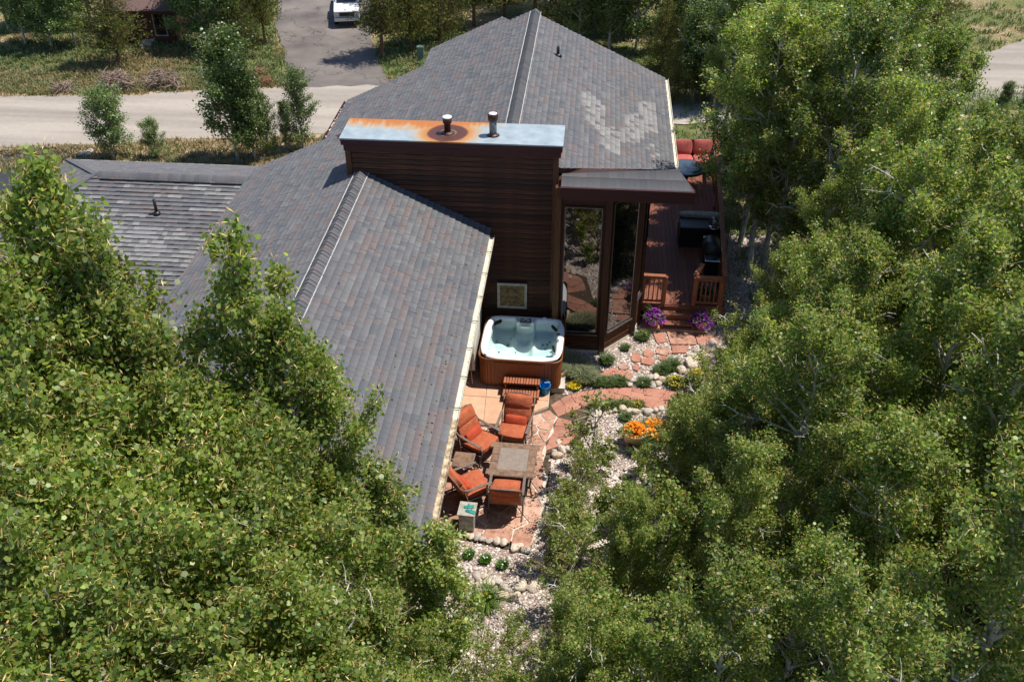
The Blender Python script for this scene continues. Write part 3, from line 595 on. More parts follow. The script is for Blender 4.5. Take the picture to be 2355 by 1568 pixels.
f2 = MB().lathe([(0.095, -0.02), (0.095, 0.45)], n=20).build('flue_pipe', 'fluegrey', chim, True, loc=fl2)
MB().lathe([(0.105, 0.40), (0.13, 0.42), (0.135, 0.58), (0.12, 0.60), (0.105, 0.55)], n=20).build('flue_collar', 'flue', f2, True)
MB().lathe([(0.11, 0.56), (0.11, 0.59), (0.04, 0.6), (0, 0.6)], n=20).build('flue_lid', 'white', f2, True)
MB().lathe([(0.17, 0.005), (0.11, 0.03), (0.096, 0.05)], n=24).build('flashing', 'flue', f2, True)

# bay: front roof fascia, posts, windows, boards
bay = MB().prism([(-0.74, 22.82), (0.60, 22.82), (1.46, 23.78), (1.48, 23.85), (-0.74, 23.85)], -0.3, 4.98).prism([(-0.74, 23.86), (1.485, 23.86), (1.66, 24.5), (1.66, 24.6), (-0.74, 24.6)], -0.3, 3.9).build('bay', 'trimdark', house)
fz = FR(0, 22.45)[2]
MB().span(-0.70, 2.66, 22.40, 22.46, fz - 0.33, fz + 0.004).build('fascia', 'maroon', house, bevel=0.006, seg=1)
MB().bar((2.64, 22.47, fz - .15), (2.31, 23.52, fz - .12), .04, .33).build('fascia', 'maroon', house)
MB().bar((-0.66, 23.12, fz - .12), (2.30, 23.54, fz - .12), .04, .30).build('fascia', 'maroon', house)
MB().prism([(-0.66, 22.465), (2.60, 22.465), (2.26, 23.48), (-0.66, 23.06)], fz - 0.25, fz - 0.12).build('soffit', 'trimdark', house)
def bay_face(a, b, splits, z0, z1, zb, side=0.0):
    a = Vector((a[0], a[1], 0)); b = Vector((b[0], b[1], 0)); d = (b - a); L = d.length; d.normalize(); n = Vector((d.y, -d.x, 0))
    def pt(t, z, o): return a + d * t + n * o + Vector((0, 0, z))
    def bx(t0, t1, z0_, z1_, o0, o1):
        vs = [pt(t, z, o) for z in (z0_, z1_) for o in (o0, o1) for t in (t0, t1)]
        return MB().add(vs, [(0, 1, 3, 2), (4, 6, 7, 5), (0, 4, 5, 1), (1, 5, 7, 3), (3, 7, 6, 2), (2, 6, 4, 0)])
    for t0, t1 in splits:
        w = bx(t0, t1, z0, z1, 0.0, 0.03).build('window', 'trimdark', bay)
        bx(t0 + .05, t1 - .05, z0 + .05, z1 - .05, 0.031, 0.038).build('pane', 'glass', w)
        for q in ((t0 + .03, t0 + .055, z0 + .03, z1 - .03), (t1 - .055, t1 - .03, z0 + .03, z1 - .03)): bx(*q, 0.031, 0.05).build('frame', 'frame', w)
        for q in ((t0 + .056, t1 - .056, z0 + .03, z0 + .055), (t0 + .056, t1 - .056, z1 - .055, z1 - .03)): bx(*q, 0.031, 0.049).build('frame', 'frame', w)
        bx(t0 - .01, t1 + .01, z0 - .045, z0 - .003, 0, 0.10).build('sill', 'metalgrey', w)
    k = 0; z = -0.08
    while z < z0 - 0.16:
        h = 0.138
        vs = [pt(0.06, z, 0.038), pt(L - .06, z, 0.038), pt(L - .06, z + h + .008, 0.012), pt(0.06, z + h + .008, 0.012), pt(0.06, z, 0), pt(L - .06, z, 0)]
        MB().add(vs, [(0, 1, 2, 3), (0, 4, 5, 1)]).build('board', 'board', bay); z += h; k += 1
    bx(0, L, -0.28, -0.1, 0, 0.045).build('foundation', 'cream', bay)
bay_face((-0.74, 22.82), (0.60, 22.82), [(0.16, 1.20)], 0.48, 4.42, 0.4)
bay_face((0.60, 22.82), (1.46, 23.78), [(0.12, 1.16)], 0.50, 4.50, 0.4)
bay_face((1.46, 23.78), (1.66, 24.5), [(0.10, 0.64)], 0.95, 4.50, 0.4)
for p in ((-0.72, 22.80), (0.60, 22.80), (1.47, 23.77)):
    MB().box((p[0], p[1], 2.36), (0.17, 0.17, 5.2)).build('post', 'trimwood' if p[0] < 0 else 'trimdark', bay, bevel=0.01, seg=1)
# gutters
gb = MB(); 
def gutter(name, x, y0, y1, z, m, s=1):
    g = MB()
    g.span(min(x, x + s * .008), max(x, x + s * .008), y0, y1, z - 0.10, z + 0.0); g.span(min(x + s * .008, x + s * .11), max(x + s * .008, x + s * .11), y0, y1, z - 0.1, z - 0.05); g.span(min(x + s * .11, x + s * .122), max(x + s * .11, x + s * .122), y0, y1, z - 0.1, z - 0.005)
    o = g.build(name, m, house)
    d = MB()
    for i in range(int((y1 - y0) / 0.09)):
        yy = y0 + .1 + rs.random() * (y1 - y0 - .2); d.box((x + s * rs.uniform(.02, .1), yy, z - 0.058 + rs.uniform(-.01, .012)), (rs.uniform(.01, .05), rs.uniform(.02, .10), 0.03))
    dd = d.build('leaf_debris', 'creamdirty' if y0 < 14 else 'cream', o); tag(dd, kind='stuff'); return o
ez = NRr(-2.5, 0)[2]
o = gutter('gutter', -2.495, 15.3, 22.75, ez - 0.02, 'cream'); o['label'] = 'pale cream gutter along the near eave'
o = gutter('gutter', -2.495, 11.2, 15.29, ez - 0.02, 'creamdirty'); o['label'] = 'stained lower run of the near gutter'
for i in range(7): MB().span(-2.50, -2.36, 15.6 + i * 1.05, 15.63 + i * 1.05, ez - 0.022, ez - 0.014).build('gutter_strap', 'frame', house)
gutter('gutter', 2.505, 26.6, 33.9, BRr(2.5, 0)[2] - 0.02, 'cream')
gutter('gutter', -8.71, 27, 33.4, BL(-8.7, 0)[2] - 0.02, 'maroon', -1)
MB().span(-17.45, -9.35, 29.4, 29.47, WF(0, 29.4)[2] - 0.16, WF(0, 29.4)[2] - 0.005).build('fascia', 'cream', house)
# plumbing vents standing on the roofs
def vent(px, py, p0, n, h, lean=0):
    b = atpl(px, py, p0, n); v = MB().lathe([(0.045, -0.05), (0.045, h), (0.03, h)], n=12).build('roof_vent', 'blackplastic', house, True, loc=b)
    MB().lathe([(0.13, 0.0), (0.10, 0.05), (0.05, 0.09)], n=12).build('flashing', 'blackplastic', v, True)
vent(361, 492, (0, 26.05, 3.14), (0, -0.36, 1), 0.46); vent(1283, 130, (-2.06, 0, 5.85), (0.47, 0, 1), 0.32)
# wall vent / tapestry panel on the chimney wall
v = MB().span(-2.34, -1.52, 23.03, 23.085, 1.05, 1.86).build('panel', 'trimdark', chim)
mat('tapestry', (0.05, 0.035, 0.02), (0.30, 0.19, 0.08), 7, 0.9, 0.3, 30, contrast=(0.3, 0.7)); v2 = MB().span(-2.27, -1.59, 23.018, 23.03, 1.12, 1.79).build('woven_face', 'tapestry', v)
for a in ((-2.34, -2.27, 1.05, 1.86), (-1.59, -1.52, 1.05, 1.86), (-2.269, -1.591, 1.05, 1.12), (-2.269, -1.591, 1.79, 1.86)): MB().span(a[0], a[1], 23.005, 23.029, a[2], a[3]).build('frame', 'boxpaint', v)
v['label'] = 'framed square panel hung low on the dark chimney wall'

# ------------------------------------------------------------------ patio, gravel beds, flagstones
PZ = -0.10                                               # top of the flagstones by the furniture
slab = thing('patio_slab', 'tan square paving slabs in front of the hot tub', 'paving', (0, 0, 0)); del slab['category']; del slab['label']; slab['kind'] = 'structure'
MB().prism([(-3.14, 19.28), (-1.95, 19.26), (-0.74, 20.08), (-0.74, 20.9), (-0.35, 20.9), (-0.35, 23.1), (-3.14, 23.1)], -0.22, -0.03).build('slab_base', 'mortar', slab)
for reg in ([(-3.13, 19.3), (-2.36, 19.28), (-2.41, 20.33), (-3.13, 20.345)], [(-2.345, 19.28), (-1.96, 19.27), (-1.36, 19.68), (-1.36, 20.31), (-2.395, 20.33)], [(-1.345, 19.69), (-0.75, 20.09), (-0.75, 20.3), (-1.345, 20.31)],
            [(-3.13, 20.36), (-2.41, 20.345), (-2.45, 21.4), (-3.13, 21.4)], [(-2.395, 20.345), (-1.36, 20.325), (-1.36, 21.4), (-2.435, 21.4)], [(-1.345, 20.325), (-0.75, 20.315), (-0.75, 21.4), (-1.345, 21.4)], [(-3.13, 21.415), (-0.36, 21.415), (-0.36, 23.09), (-3.13, 23.09)]):
    MB().prism(reg, -0.03, 0.0).build('paver', 'paver', slab, bevel=0.006, seg=1)
zf = (1250, 1000, 2.35); z3 = (1550, 900, 3.485); zb = (1200, 1450, 2.862)
flags = bpy.data.objects.new('flagstone_patio', None); COL.objects.link(flags); flags['kind'] = 'structure'
reg_p = [(-3.1, 15.75), (-2.3, 15.55), (-1.2, 15.3), (-0.92, 15.15), (-0.72, 16.2), (-0.72, 17.6), (-0.8, 18.45), (-3.1, 19.25)]
reg_q = [(-3.1, 19.25), (-0.8, 18.45), (-0.52, 19.8), (-0.7, 20.05), (-1.95, 19.24)]
mo = [(-3.15, 15.85), (-2.3, 15.66), (-1.2, 15.4), (-0.95, 15.2), (-0.80, 15.5), (-0.62, 15.9), (-0.70, 16.3), (-0.58, 16.8), (-0.66, 17.2), (-0.60, 17.6), (-0.78, 18.0), (-0.70, 18.45), (-0.74, 18.8), (-0.55, 19.2), (-0.58, 19.5), (-0.47, 19.8), (-0.72, 20.05), (-1.95, 19.24), (-3.15, 19.26)]
MB().prism(mo, -0.25, PZ - 0.022).build('mortar_bed', 'mortar', flags)
rf = random.Random(21)
def flagset(reg, n, gap, z, m, parent, seed, th=0.03, sx=1.0):
    rng = random.Random(seed); xs = [p[0] for p in reg]; ys = [p[1] for p in reg]; seeds = []
    tries = 0
    dmin = 0.8 * math.sqrt(abs(parea(reg)) / n)
    while len(seeds) < n and tries < 4000:
        tries += 1; p = (rng.uniform(min(xs), max(xs)), rng.uniform(min(ys), max(ys)))
        if inside(p, reg) and all(math.hypot((p[0] - q[0]) * sx, p[1] - q[1]) > dmin for q in seeds): seeds.append(p)
    for c in voronoi(reg if parea(reg) > 0 else reg[::-1], seeds, gap):
        # rough the edge
        out = []
        for i in range(len(c)):
            a, b = c[i], c[(i + 1) % len(c)]; L = math.hypot(b[0] - a[0], b[1] - a[1]); out.append((a[0] + rng.uniform(-.012, .012), a[1] + rng.uniform(-.012, .012)))
            if L > 0.22:
                t = rng.uniform(.35, .65); k = rng.uniform(-.018, .004); out.append((a[0] + (b[0] - a[0]) * t - (b[1] - a[1]) / L * k, a[1] + (b[1] - a[1]) * t + (b[0] - a[0]) / L * k))
        dz = rng.uniform(-.006, .006)
        MB().prism(out, z - th, z + dz).build('flagstone', m, parent)
flagset(reg_p, 34, 0.055, PZ, 'flag', flags, 5); flagset(reg_q, 14, 0.045, PZ, 'flag', flags, 6)
gpath = bpy.data.objects.new('garden_path', None); COL.objects.link(gpath); gpath['kind'] = 'structure'
pth = [[(-0.47, 19.85), (0.35, 20.42), (0.28, 21.0), (-0.25, 20.75), (-0.68, 20.3)], [(0.36, 20.42), (1.0, 20.5), (0.95, 21.17), (0.3, 21.0)], [(1.01, 20.5), (1.75, 20.47), (1.75, 21.22), (0.96, 21.17)], [(1.76, 20.47), (2.55, 20.28), (3.2, 20.0), (3.5, 20.9), (2.4, 21.2), (1.76, 21.22)],
       [(-0.75, 18.5), (-0.05, 18.9), (0.1, 19.6), (-0.45, 19.8)]]
for i, q in enumerate(pth): flagset(q, 6, 0.014, -0.13, 'flagpink', gpath, 30 + i, 0.08)
MB().prism([(-0.75, 18.4), (0.1, 18.8), (0.4, 20.38), (1.75, 20.43), (2.6, 20.2), (3.3, 19.95), (3.55, 20.95), (2.4, 21.25), (1.3, 21.27), (0.2, 21.05), (-0.72, 20.35)], -0.3, -0.15).build('sand_bed', 'soil', gpath)
# landing slab and loose flags by the deck stairs
MB().prism([(1.75, 23.98), (3.58, 23.95), (3.62, 24.55), (1.8, 24.52)], -0.3, -0.08).build('flagstone', 'paver', gpath, bevel=0.008, seg=1)
loose = [[(2.5, 23.95), (3.27, 23.94), (3.31, 23.38), (2.58, 23.33)], [(3.3, 23.93), (3.9, 23.9), (3.95, 23.45), (3.36, 23.4)], [(2.1, 23.85), (2.42, 23.88), (2.5, 23.45), (2.2, 23.35)], [(2.6, 23.27), (3.1, 23.3), (3.0, 22.95), (2.62, 22.9)]]
for p in [(1380, 455, .5, .25), (1215, 470, .36, .26), (1090, 520, .32, .3), (1215, 550, .42, .26), (960, 610, .28, .2), (1095, 615, .24, .2), (790, 690, .5, .3), (930, 680, .3, .22), (1010, 690, .24, .34), (1370, 520, .3, .16), (860, 640, .22, .14)]:
    c = at(*zm(p[0], p[1], *z3), -0.15); k = rf.randint(5, 7); loose.append([(c.x + p[2] / 2 * math.cos(2 * math.pi * i / k) * rf.uniform(.85, 1.15), c.y + p[3] * 0.75 * math.sin(2 * math.pi * i / k) * rf.uniform(.85, 1.15)) for i in range(k)])
for i, q in enumerate(loose): MB().prism(q, -0.25, -0.135 + rf.uniform(-.006, .006)).build('flagstone', 'flagpink' if i % 4 else 'flag', gpath)
# gravel beds
beds = {'gravel_bed': [[(-3.4, 11.0), (1.9, 11.0), (2.2, 14.0), (1.9, 18.0), (-0.55, 18.2), (-0.6, 16.5), (-0.9, 15.1), (-3.3, 15.6)], [(-0.62, 18.2), (3.3, 16.4), (4.5, 18.0), (4.4, 20.0), (2.6, 20.25), (0.35, 20.4), (0.0, 19.0)], [(-0.4, 20.8), (0.3, 21.05), (2.4, 21.25), (3.6, 21.0), (4.6, 22.5), (4.6, 24.6), (1.5, 24.5), (0.7, 22.7), (-0.4, 22.9)], [(4.15, 24.5), (6.2, 24.5), (6.2, 30), (4.4, 30)]]}
rg = random.Random(11)
pv, pf, pc = [], [], []
base_p = np.array([(1, 0, 0), (0, 1, 0), (-1, 0, 0), (0, -1, 0), (0.6, 0.6, 0.62), (-0.6, 0.6, 0.6), (-0.6, -0.6, 0.64), (0.6, -0.6, 0.58)], float)
pf0 = [(0, 1, 4), (1, 2, 5), (2, 3, 6), (3, 0, 7), (4, 1, 5), (5, 2, 6), (6, 3, 7), (7, 0, 4), (4, 5, 6), (4, 6, 7)]
PC = [(0.76, 0.70, 0.64), (0.56, 0.46, 0.40), (0.68, 0.60, 0.54), (0.40, 0.30, 0.26), (0.22, 0.175, 0.155), (0.56, 0.40, 0.33), (0.74, 0.68, 0.62), (0.48, 0.42, 0.39)]
for poly in beds['gravel_bed']:
    MB().prism(poly, -0.4, -0.185).build('gravel_bed', 'gravelbase')['kind'] = 'structure'
    A = abs(parea(poly)); xs = [p[0] for p in poly]; ys = [p[1] for p in poly]; n = int(A * 520); k = 0
    while k < n:
        p = (rg.uniform(min(xs), max(xs)), rg.uniform(min(ys), max(ys)))
        if not inside(p, poly): continue
        k += 1; s_ = rg.uniform(0.014, 0.034); a = rg.random() * 6.28; ca, sa = math.cos(a), math.sin(a); c0 = len(pv)
        sx, sy, sz = s_ * rg.uniform(.8, 1.4), s_, s_ * rg.uniform(.7, 1.1); col = rg.choice(PC); g = rg.uniform(.8, 1.1)
        for q in base_p: x, y, z = q[0] * sx, q[1] * sy, q[2] * sz; pv.append((p[0] + x * ca - y * sa, p[1] + x * sa + y * ca, -0.187 + z)); pc.append((col[0] * g, col[1] * g, col[2] * g))
        pf += [(a_ + c0, b_ + c0, d_ + c0) for a_, b_, d_ in pf0]
tag(linkmesh('gravel', arrmesh('gravel', np.array(pv), [np.array(pf)], np.array(pc), 'pebble')), 'pink and grey gravel covering the garden beds', 'gravel', kind='stuff')

# rocks
def rockmesh(seed, rough=0.22):
    rng = np.random.default_rng(seed); bm = bmesh.new(); bmesh.ops.create_icosphere(bm, subdivisions=2, radius=1)
    pl = rng.normal(size=(9, 3)); pl /= np.linalg.norm(pl, axis=1)[:, None]; dd = rng.uniform(.5, .85, 9)
    for v in bm.verts:
        c = np.array(v.co)
        for n_, d_ in zip(pl, dd):
            t = c @ n_ - d_
            if t > 0: c = c - n_ * t * 0.85
        c += rng.normal(size=3) * 0.02; v.co = c
    me = bpy.data.meshes.new('rock'); bm.to_mesh(me); bm.free(); me.polygons.foreach_set('use_smooth', [i % 3 != 0 for i in range(len(me.polygons))]); me.materials.append(MATS['rock']); return me
ROCKS = [rockmesh(i) for i in range(8)]
rk = random.Random(5)
def rock(p, s, label, group, flat=0.65):
    o = linkmesh('rock', rk.choice(ROCKS), None, loc=(p[0], p[1], p[2] + s * flat * 0.35), rot=(rk.uniform(-.3, .3), rk.uniform(-.3, .3), rk.uniform(0, 6.28)), scale=(s * rk.uniform(.9, 1.25), s * rk.uniform(.8, 1.0), s * flat)); tag(o, label, 'rock', group)
for x, y, s in [(700, 1100, .15), (960, 1050, .17), (1100, 1075, .15), (1215, 1080, .17), (1290, 1060, .13), (1360, 1060, .17), (880, 1060, .11), (820, 1075, .10), (1030, 1060, .12), (1165, 1060, .1), (1410, 1065, .13), (770, 1090, .08)]:
    rock(at(*zm(x, y, *z3), -0.17), s, 'white rounded rock in the row just below the curved flagstone path', 'rocks below the path')
for x, y, s in [(800, 760, .10), (1020, 795, .11), (1070, 765, .16), (1230, 730, .15), (1260, 800, .16), (1320, 790, .13), (1370, 760, .18), (1300, 720, .13), (1420, 740, .12), (1530, 725, .14), (1555, 655, .19), (1480, 700, .1), (900, 745, .1), (960, 750, .08), (1150, 790, .09)]:
    rock(at(*zm(x, y, *z3), -0.17), s, 'pale rock in the low wall above the curved flagstone path', 'rocks above the path')
for x, y, s in [(1650, 580, .22), (1690, 530, .16), (1760, 490, .18), (1840, 430, .2), (1790, 410, .15), (1720, 450, .13), (1700, 600, .17), (1640, 500, .12), (1870, 380, .17), (1735, 560, .12)]:
    rock(at(*zm(x, y, *z3), -0.17), s, 'tan rock in the pile near the deck stairs flagstones', 'rocks near the deck stairs')
for x, y, s in [(300, 1390, .11), (340, 1470, .17), (290, 1520, .15), (400, 1465, .13), (255, 1470, .09)]:
    rock(at(*zm(x, y, *z3), -0.17), s, 'whitish boulder beside the patio edge right of the square table', 'boulders right of the table')
for x, y, s in [(180, 1285, .10), (225, 1305, .11), (270, 1320, .11), (310, 1335, .1), (350, 1340, .12), (390, 1350, .10), (435, 1362, .09), (480, 1370, .11), (530, 1378, .12), (610, 1415, .13), (645, 1400, .1), (685, 1430, .11)]:
    rock(at(*zm(x, y + 14, *zf), -0.17), s * 1.1, 'small tan stone in the row edging the bottom of the patio', 'stones edging the patio')
for x, y, s in [(670, 745, .15), (740, 730, .14), (820, 790, .19), (920, 780, .20), (1040, 780, .18), (790, 850, .13), (870, 865, .13), (900, 840, .1), (960, 715, .11), (1000, 690, .1), (560, 690, .12), (625, 685, .09), (690, 700, .08), (760, 860, .09), (1090, 745, .13)]:
    rock(at(*zm(x, y, *zb), -0.18), s, 'pale rock in the line below the four green clumps', 'rocks below the clumps')
for x, y, s in [(1200, 440, .20), (1090, 560, .20), (1195, 330, .16), (1130, 660, .14), (1240, 540, .15), (1180, 620, .14)]:
    rock(at(*zm(x, y, *zb), -0.18), s, 'large grey boulder at the lower right corner of the patio', 'boulders at the patio corner', 0.8)
for i in range(34):   # boulder bank hidden under the right-hand aspens, mirrored in the bay window
    x = rk.uniform(2.2, 5.2); y = rk.uniform(16.6, 20.0) if i < 26 else rk.uniform(21.4, 23.0)
    if y > 21 and x < 3.8: x += 1.6
    rock((x, y, -0.2 + 0.1 * rk.random()), rk.uniform(.18, .38), 'boulder in the bank under the aspens right of the path', 'boulders under the aspens', 0.8)

# ------------------------------------------------------------------ hot tub
def rrect(hx, hy, r, n=8):
    out = []
    for cx, cy, a0 in ((hx - r, hy - r, 0), (-hx + r, hy - r, 90), (-hx + r, -hy + r, 180), (hx - r, -hy + r, 270)):
        for i in range(n + 1): a = R(a0 + 90 * i / n); out.append((cx + r * math.cos(a), cy + r * math.sin(a)))
    return out
tub = thing('hot_tub', 'hot tub with white shell, turquoise water and reddish wood cabinet', 'hot tub', (-1.53, 21.80, 0), R(-1.2))
HX, HY = 1.10, 1.02
MB().prism(rrect(HX - 0.05, HY - 0.05, 0.2), 0.02, 0.10).build('cabinet_core', 'trimdark', tub)
ring = rrect(HX - 0.03, HY - 0.03, 0.22, 6); per = []
for i in range(len(ring)):
    a, b = Vector(ring[i]), Vector(ring[(i + 1) % len(ring)]); L = (b - a).length; k = max(1, round(L / 0.095)) if L > 0.09 else 1
    for j in range(k): per.append((a + (b - a) * ((j + 0.5) / k), math.atan2((b - a).y, (b - a).x), L / k))
pm = {}
for c, a, w in per:
    key = round(w, 3)
    if key not in pm: pm[key] = MB().box((0, 0, 0.44), (w - 0.009, 0.024, 0.80)).mesh('plank', 'spawood')
    linkmesh('plank', pm[key], tub, loc=(c.x, c.y, 0), rot=(0, 0, a))
MB().span(-0.66, 0.62, -HY + 0.005, -HY + 0.016, 0.10, 0.80).build('front_panel', 'spawood', tub)
mb = MB(); k = 0
loops = []
for off, z in ((-0.03, 0.85), (0.012, 0.86), (0.014, 0.905), (-0.01, 0.915)): loops.append([(p[0] * (1 + off / HX), p[1] * (1 + off / HY), z) for p in rrect(HX, HY, 0.25)])
def loft(loops, name, m, parent, smooth=True):
    n = len(loops[0]); vs = [v for l in loops for v in l]; fs = [(i * n + j, i * n + (j + 1) % n, (i + 1) * n + (j + 1) % n, (i + 1) * n + j) for i in range(len(loops) - 1) for j in range(n)]
    return MB().add(vs, fs).build(name, m, parent, smooth)
loft(loops, 'cabinet_rim', 'spawood', tub)
# acrylic shell as one height field between the outer rim and the foot well
def shell_h(x, y):
    ax, ay = abs(x) / (HX - 0.02), abs(y) / (HY - 0.02); e = min(HX - 0.02 - abs(x), HY - 0.02 - abs(y))
    cxr = max(0, abs(x) - (HX - 0.3)); cyr = max(0, abs(y) - (HY - 0.3))
    if cxr > 0 and cyr > 0: e = 0.28 - math.hypot(cxr, cyr)
    z = 0.93 + 0.025 * smooth(e / 0.06)
    t = smooth((e - 0.13) / 0.16)
    # seat contours
    d = 0.30
    for sx, sy, dep, wx, wy in ((0, -0.1, 0.30, .34, .42), (-0.55, 0.25, 0.12, .26, .3), (-0.55, -0.5, 0.10, .3, .22), (0.58, 0.1, 0.14, .26, .34), (0.5, -0.55, 0.1, .3, .2), (0, 0.45, .12, .2, .18)):
        d += dep * math.exp(-((x - sx) / wx) ** 2 - ((y - sy) / wy) ** 2)
    d -= 0.16 * math.exp(-((x + 0.28) / .07) ** 2 - ((y - .35) / .3) ** 2) + 0.16 * math.exp(-((x - 0.28) / .08) ** 2 - ((y - .2) / .3) ** 2) + 0.14 * math.exp(-((y + .12) / .07) ** 2 - ((x + .6) / .25) ** 2)
    if y > HY - 0.42 and abs(x) < 0.24: t *= smooth((HY - 0.26 - y) / 0.12)
    return z - t * d
N_ = 56; vs, fs = [], []
outer = HX - 0.0
idx = {}
for j in range(N_ + 1):
    for i in range(N_ + 1):
        u, w = -1 + 2 * i / N_, -1 + 2 * j / N_
        # squircle map so that the corners are rounded
        k = 1 - 0.13 * (u * u * w * w) ** 1.5
        x, y = u * (HX - 0.0) * k, w * (HY - 0.0) * k
        vs.append((x, y, shell_h(x, y) if max(abs(u), abs(w)) < 1 else 0.905))
fs = [(j * (N_ + 1) + i, j * (N_ + 1) + i + 1, (j + 1) * (N_ + 1) + i + 1, (j + 1) * (N_ + 1) + i) for j in range(N_) for i in range(N_)]
MB().add(vs, fs).build('shell', 'acrylic', tub, True)
wp = rrect(HX - 0.17, HY - 0.16, 0.2)
MB().add([(p[0], p[1], 0.872) for p in wp], [tuple(range(len(wp)))]).build('water', 'water', tub)
for x, y, a, w in ((-0.77, 0.68, 40, .26), (0.80, 0.56, -52, .22), (0.86, -0.40, -80, .2), (-0.3, -0.86, 0, .0)):
    if w: MB().box((0, 0, 0), (w, 0.07, 0.12)).build('headrest', 'blackplastic', tub, True, 0.03, 3, loc=(x, y, 0.90), rot=(R(20), 0, R(a)))
MB().box((0, 0, 0), (0.30, 0.30, 0.05)).build('waterfall_panel', 'greypanel', tub, True, 0.015, 2, loc=(0.0, HY - 0.28, 0.965), rot=(R(-14), 0, 0))
for s_ in (-1, 1): MB().box((0, 0, 0), (0.10, 0.30, 0.10)).build('waterfall_cheek', 'acrylic', tub, True, 0.03, 3, loc=(s_ * .22, HY - .28, .94), rot=(R(-8), 0, R(s_ * -14)))
MB().box((0, 0, 0), (0.26, 0.10, 0.08)).build('waterfall_lip', 'acrylic', tub, True, 0.03, 3, loc=(0, HY - .47, .90))
for x, y in ((0, HY - 0.22), (-.07, HY - .3), (.07, HY - .3)): MB().lathe([(0.045, 0), (0.04, 0.02), (0.0, 0.022)], n=14).build('control_knob', 'white', tub, True, loc=(x, y, 0.985))
jr = random.Random(4)
jm = MB().lathe([(0.032, 0), (0.026, 0.012), (0.0, 0.013)], n=10).mesh('jet', 'greypanel', True)
for cx, cy in ((-0.55, .25), (-.5, -.45), (.6, .2), (.5, -.5), (0, -.1)):
    for i in range(5):
        x, y = cx + jr.uniform(-.22, .22), cy + jr.uniform(-.18, .18); linkmesh('jet', jm, tub, loc=(x, y, shell_h(x, y) + 0.004))
for x, y in ((-0.9, -0.86), (0.92, -0.82), (0.93, 0.2), (0.93, -0.1), (0.5, 0.93), (-0.85, -.78)): MB().lathe([(0.055, 0), (0.05, 0.02), (0.0, 0.024)], n=16).build('valve_knob', 'white' if x < .9 or y < -.5 else 'greypanel', tub, True, loc=(x, y, 0.953))
# folded cover held upright on the left of the tub
cov = thing('hot_tub_cover', 'pale folded hot tub cover standing upright left of the tub', 'cover', (-2.86, 21.85, 0), 0)
prof = [(-0.85, 0.35), (-0.6, 0.12), (0.95, 0.10), (1.0, 0.2), (1.0, 1.35), (0.9, 1.5), (-0.3, 1.52), (-0.75, 1.3), (-0.88, 0.9)]
for dx in (-0.05, 0.055):
    n = len(prof); MB().add([(dx - .045, y, z) for y, z in prof] + [(dx + .045, y, z) for y, z in prof], [tuple(range(n)), tuple(range(n, 2 * n))[::-1]] + [(i, i + n, (i + 1) % n + n, (i + 1) % n) for i in range(n)]).build('cover_half', 'covercloth', cov, True, 0.02, 2)
MB().tube([(0.12, -0.35, 0.62), (0.13, -0.62, 0.25), (0.15, -0.72, 0.03)], 0.014).build('lifter_arm', 'metalgrey', cov)
MB().tube([(-.05, -0.5, 1.3), (0.0, -0.95, 0.7), (0.06, -1.05, 0.0)], 0.014).build('lifter_arm', 'metalgrey', cov)
# wooden step unit
st = thing('spa_steps', 'small two tread slatted wooden steps in front of the hot tub', 'steps', (-1.47, 20.45, 0), R(-1.0))
for zt, yc, d in ((0.40, 0.16, 0.27), (0.20, -0.12, 0.32)):
    t = MB().span(-0.48, 0.48, yc - d / 2, yc + d / 2, zt - 0.07, zt - 0.04).build('tread', 'trimdark', st)
    me = MB().box((0, 0, 0), (0.056, d + 0.02, 0.026)).mesh('slat', 'stepwood')
    for i in range(13): linkmesh('slat', me, t, loc=(-0.445 + i * 0.0742, yc, zt - 0.012))
for x in (-0.42, 0.42): MB().prism([(x - .02, -.26), (x + .02, -.26), (x + .02, .3), (x - .02, .3)], 0.0, 0.14).build('side', 'stepwood', st)
for x in (-0.42, 0.42): MB().span(x - .02, x + .02, .02, .29, .14, .34).build('side', 'stepwood', st)
bk = thing('blue_bucket', 'bright blue plastic bucket beside the hot tub steps', 'bucket', (-0.86, 20.62, 0))
MB().lathe([(0.11, 0.0), (0.145, 0.26), (0.155, 0.265), (0.15, 0.275), (0.135, 0.262), (0.10, 0.03), (0, 0.03)], n=24).build('pail', 'blueplastic', bk, True)
MB().tube([(-.14, 0, .24), (-.1, .06, .34), (0, .09, .38), (.1, .06, .34), (.14, 0, .24)], 0.008).build('handle', 'blueplastic', bk)
MB().box((0, 0, 0), (0.16, 0.02, 0.22)).build('scoop', 'blueplastic', bk, loc=(0.02, 0.04, 0.27), rot=(0.5, 0.2, 0.4))

# ------------------------------------------------------------------ chairs, tables
def cushion(name, dims, m, parent, loc, rot=(0, 0, 0), puff=0.02, tuft=0, seed=1):
    bm = bmesh.new(); bmesh.ops.create_cube(bm, size=1); bmesh.ops.subdivide_edges(bm, edges=bm.edges[:], cuts=5, use_grid_fill=True)
    rng = random.Random(seed); ph = rng.random() * 6
    for v in bm.verts:
        x, y, z = v.co; ex = 1 - (2 * x) ** 4; ey = 1 - (2 * y) ** 4
        rd = 1 - 0.10 * ((2 * x) ** 2 * (2 * y) ** 2)
        v.co = (x * dims[0] * rd, y * dims[1] * rd, z * dims[2] * (0.55 + 0.45 * min(1, max(0, ex)) * min(1, max(0, ey))) + puff * math.sin(5 * x + ph) * math.cos(4 * y) * 0.4)
        if tuft and abs(y) < 0.1: v.co.z -= tuft * (1 if z > 0 else -1)
    me = bpy.data.meshes.new(name); bm.to_mesh(me); bm.free(); me.polygons.foreach_set('use_smooth', [True] * len(me.polygons)); me.materials.append(MATS[m])
    o = linkmesh(name, me, parent, loc=loc, rot=rot); md = o.modifiers.new('s', 'SUBSURF'); md.levels = 1; md.render_levels = 1; return o
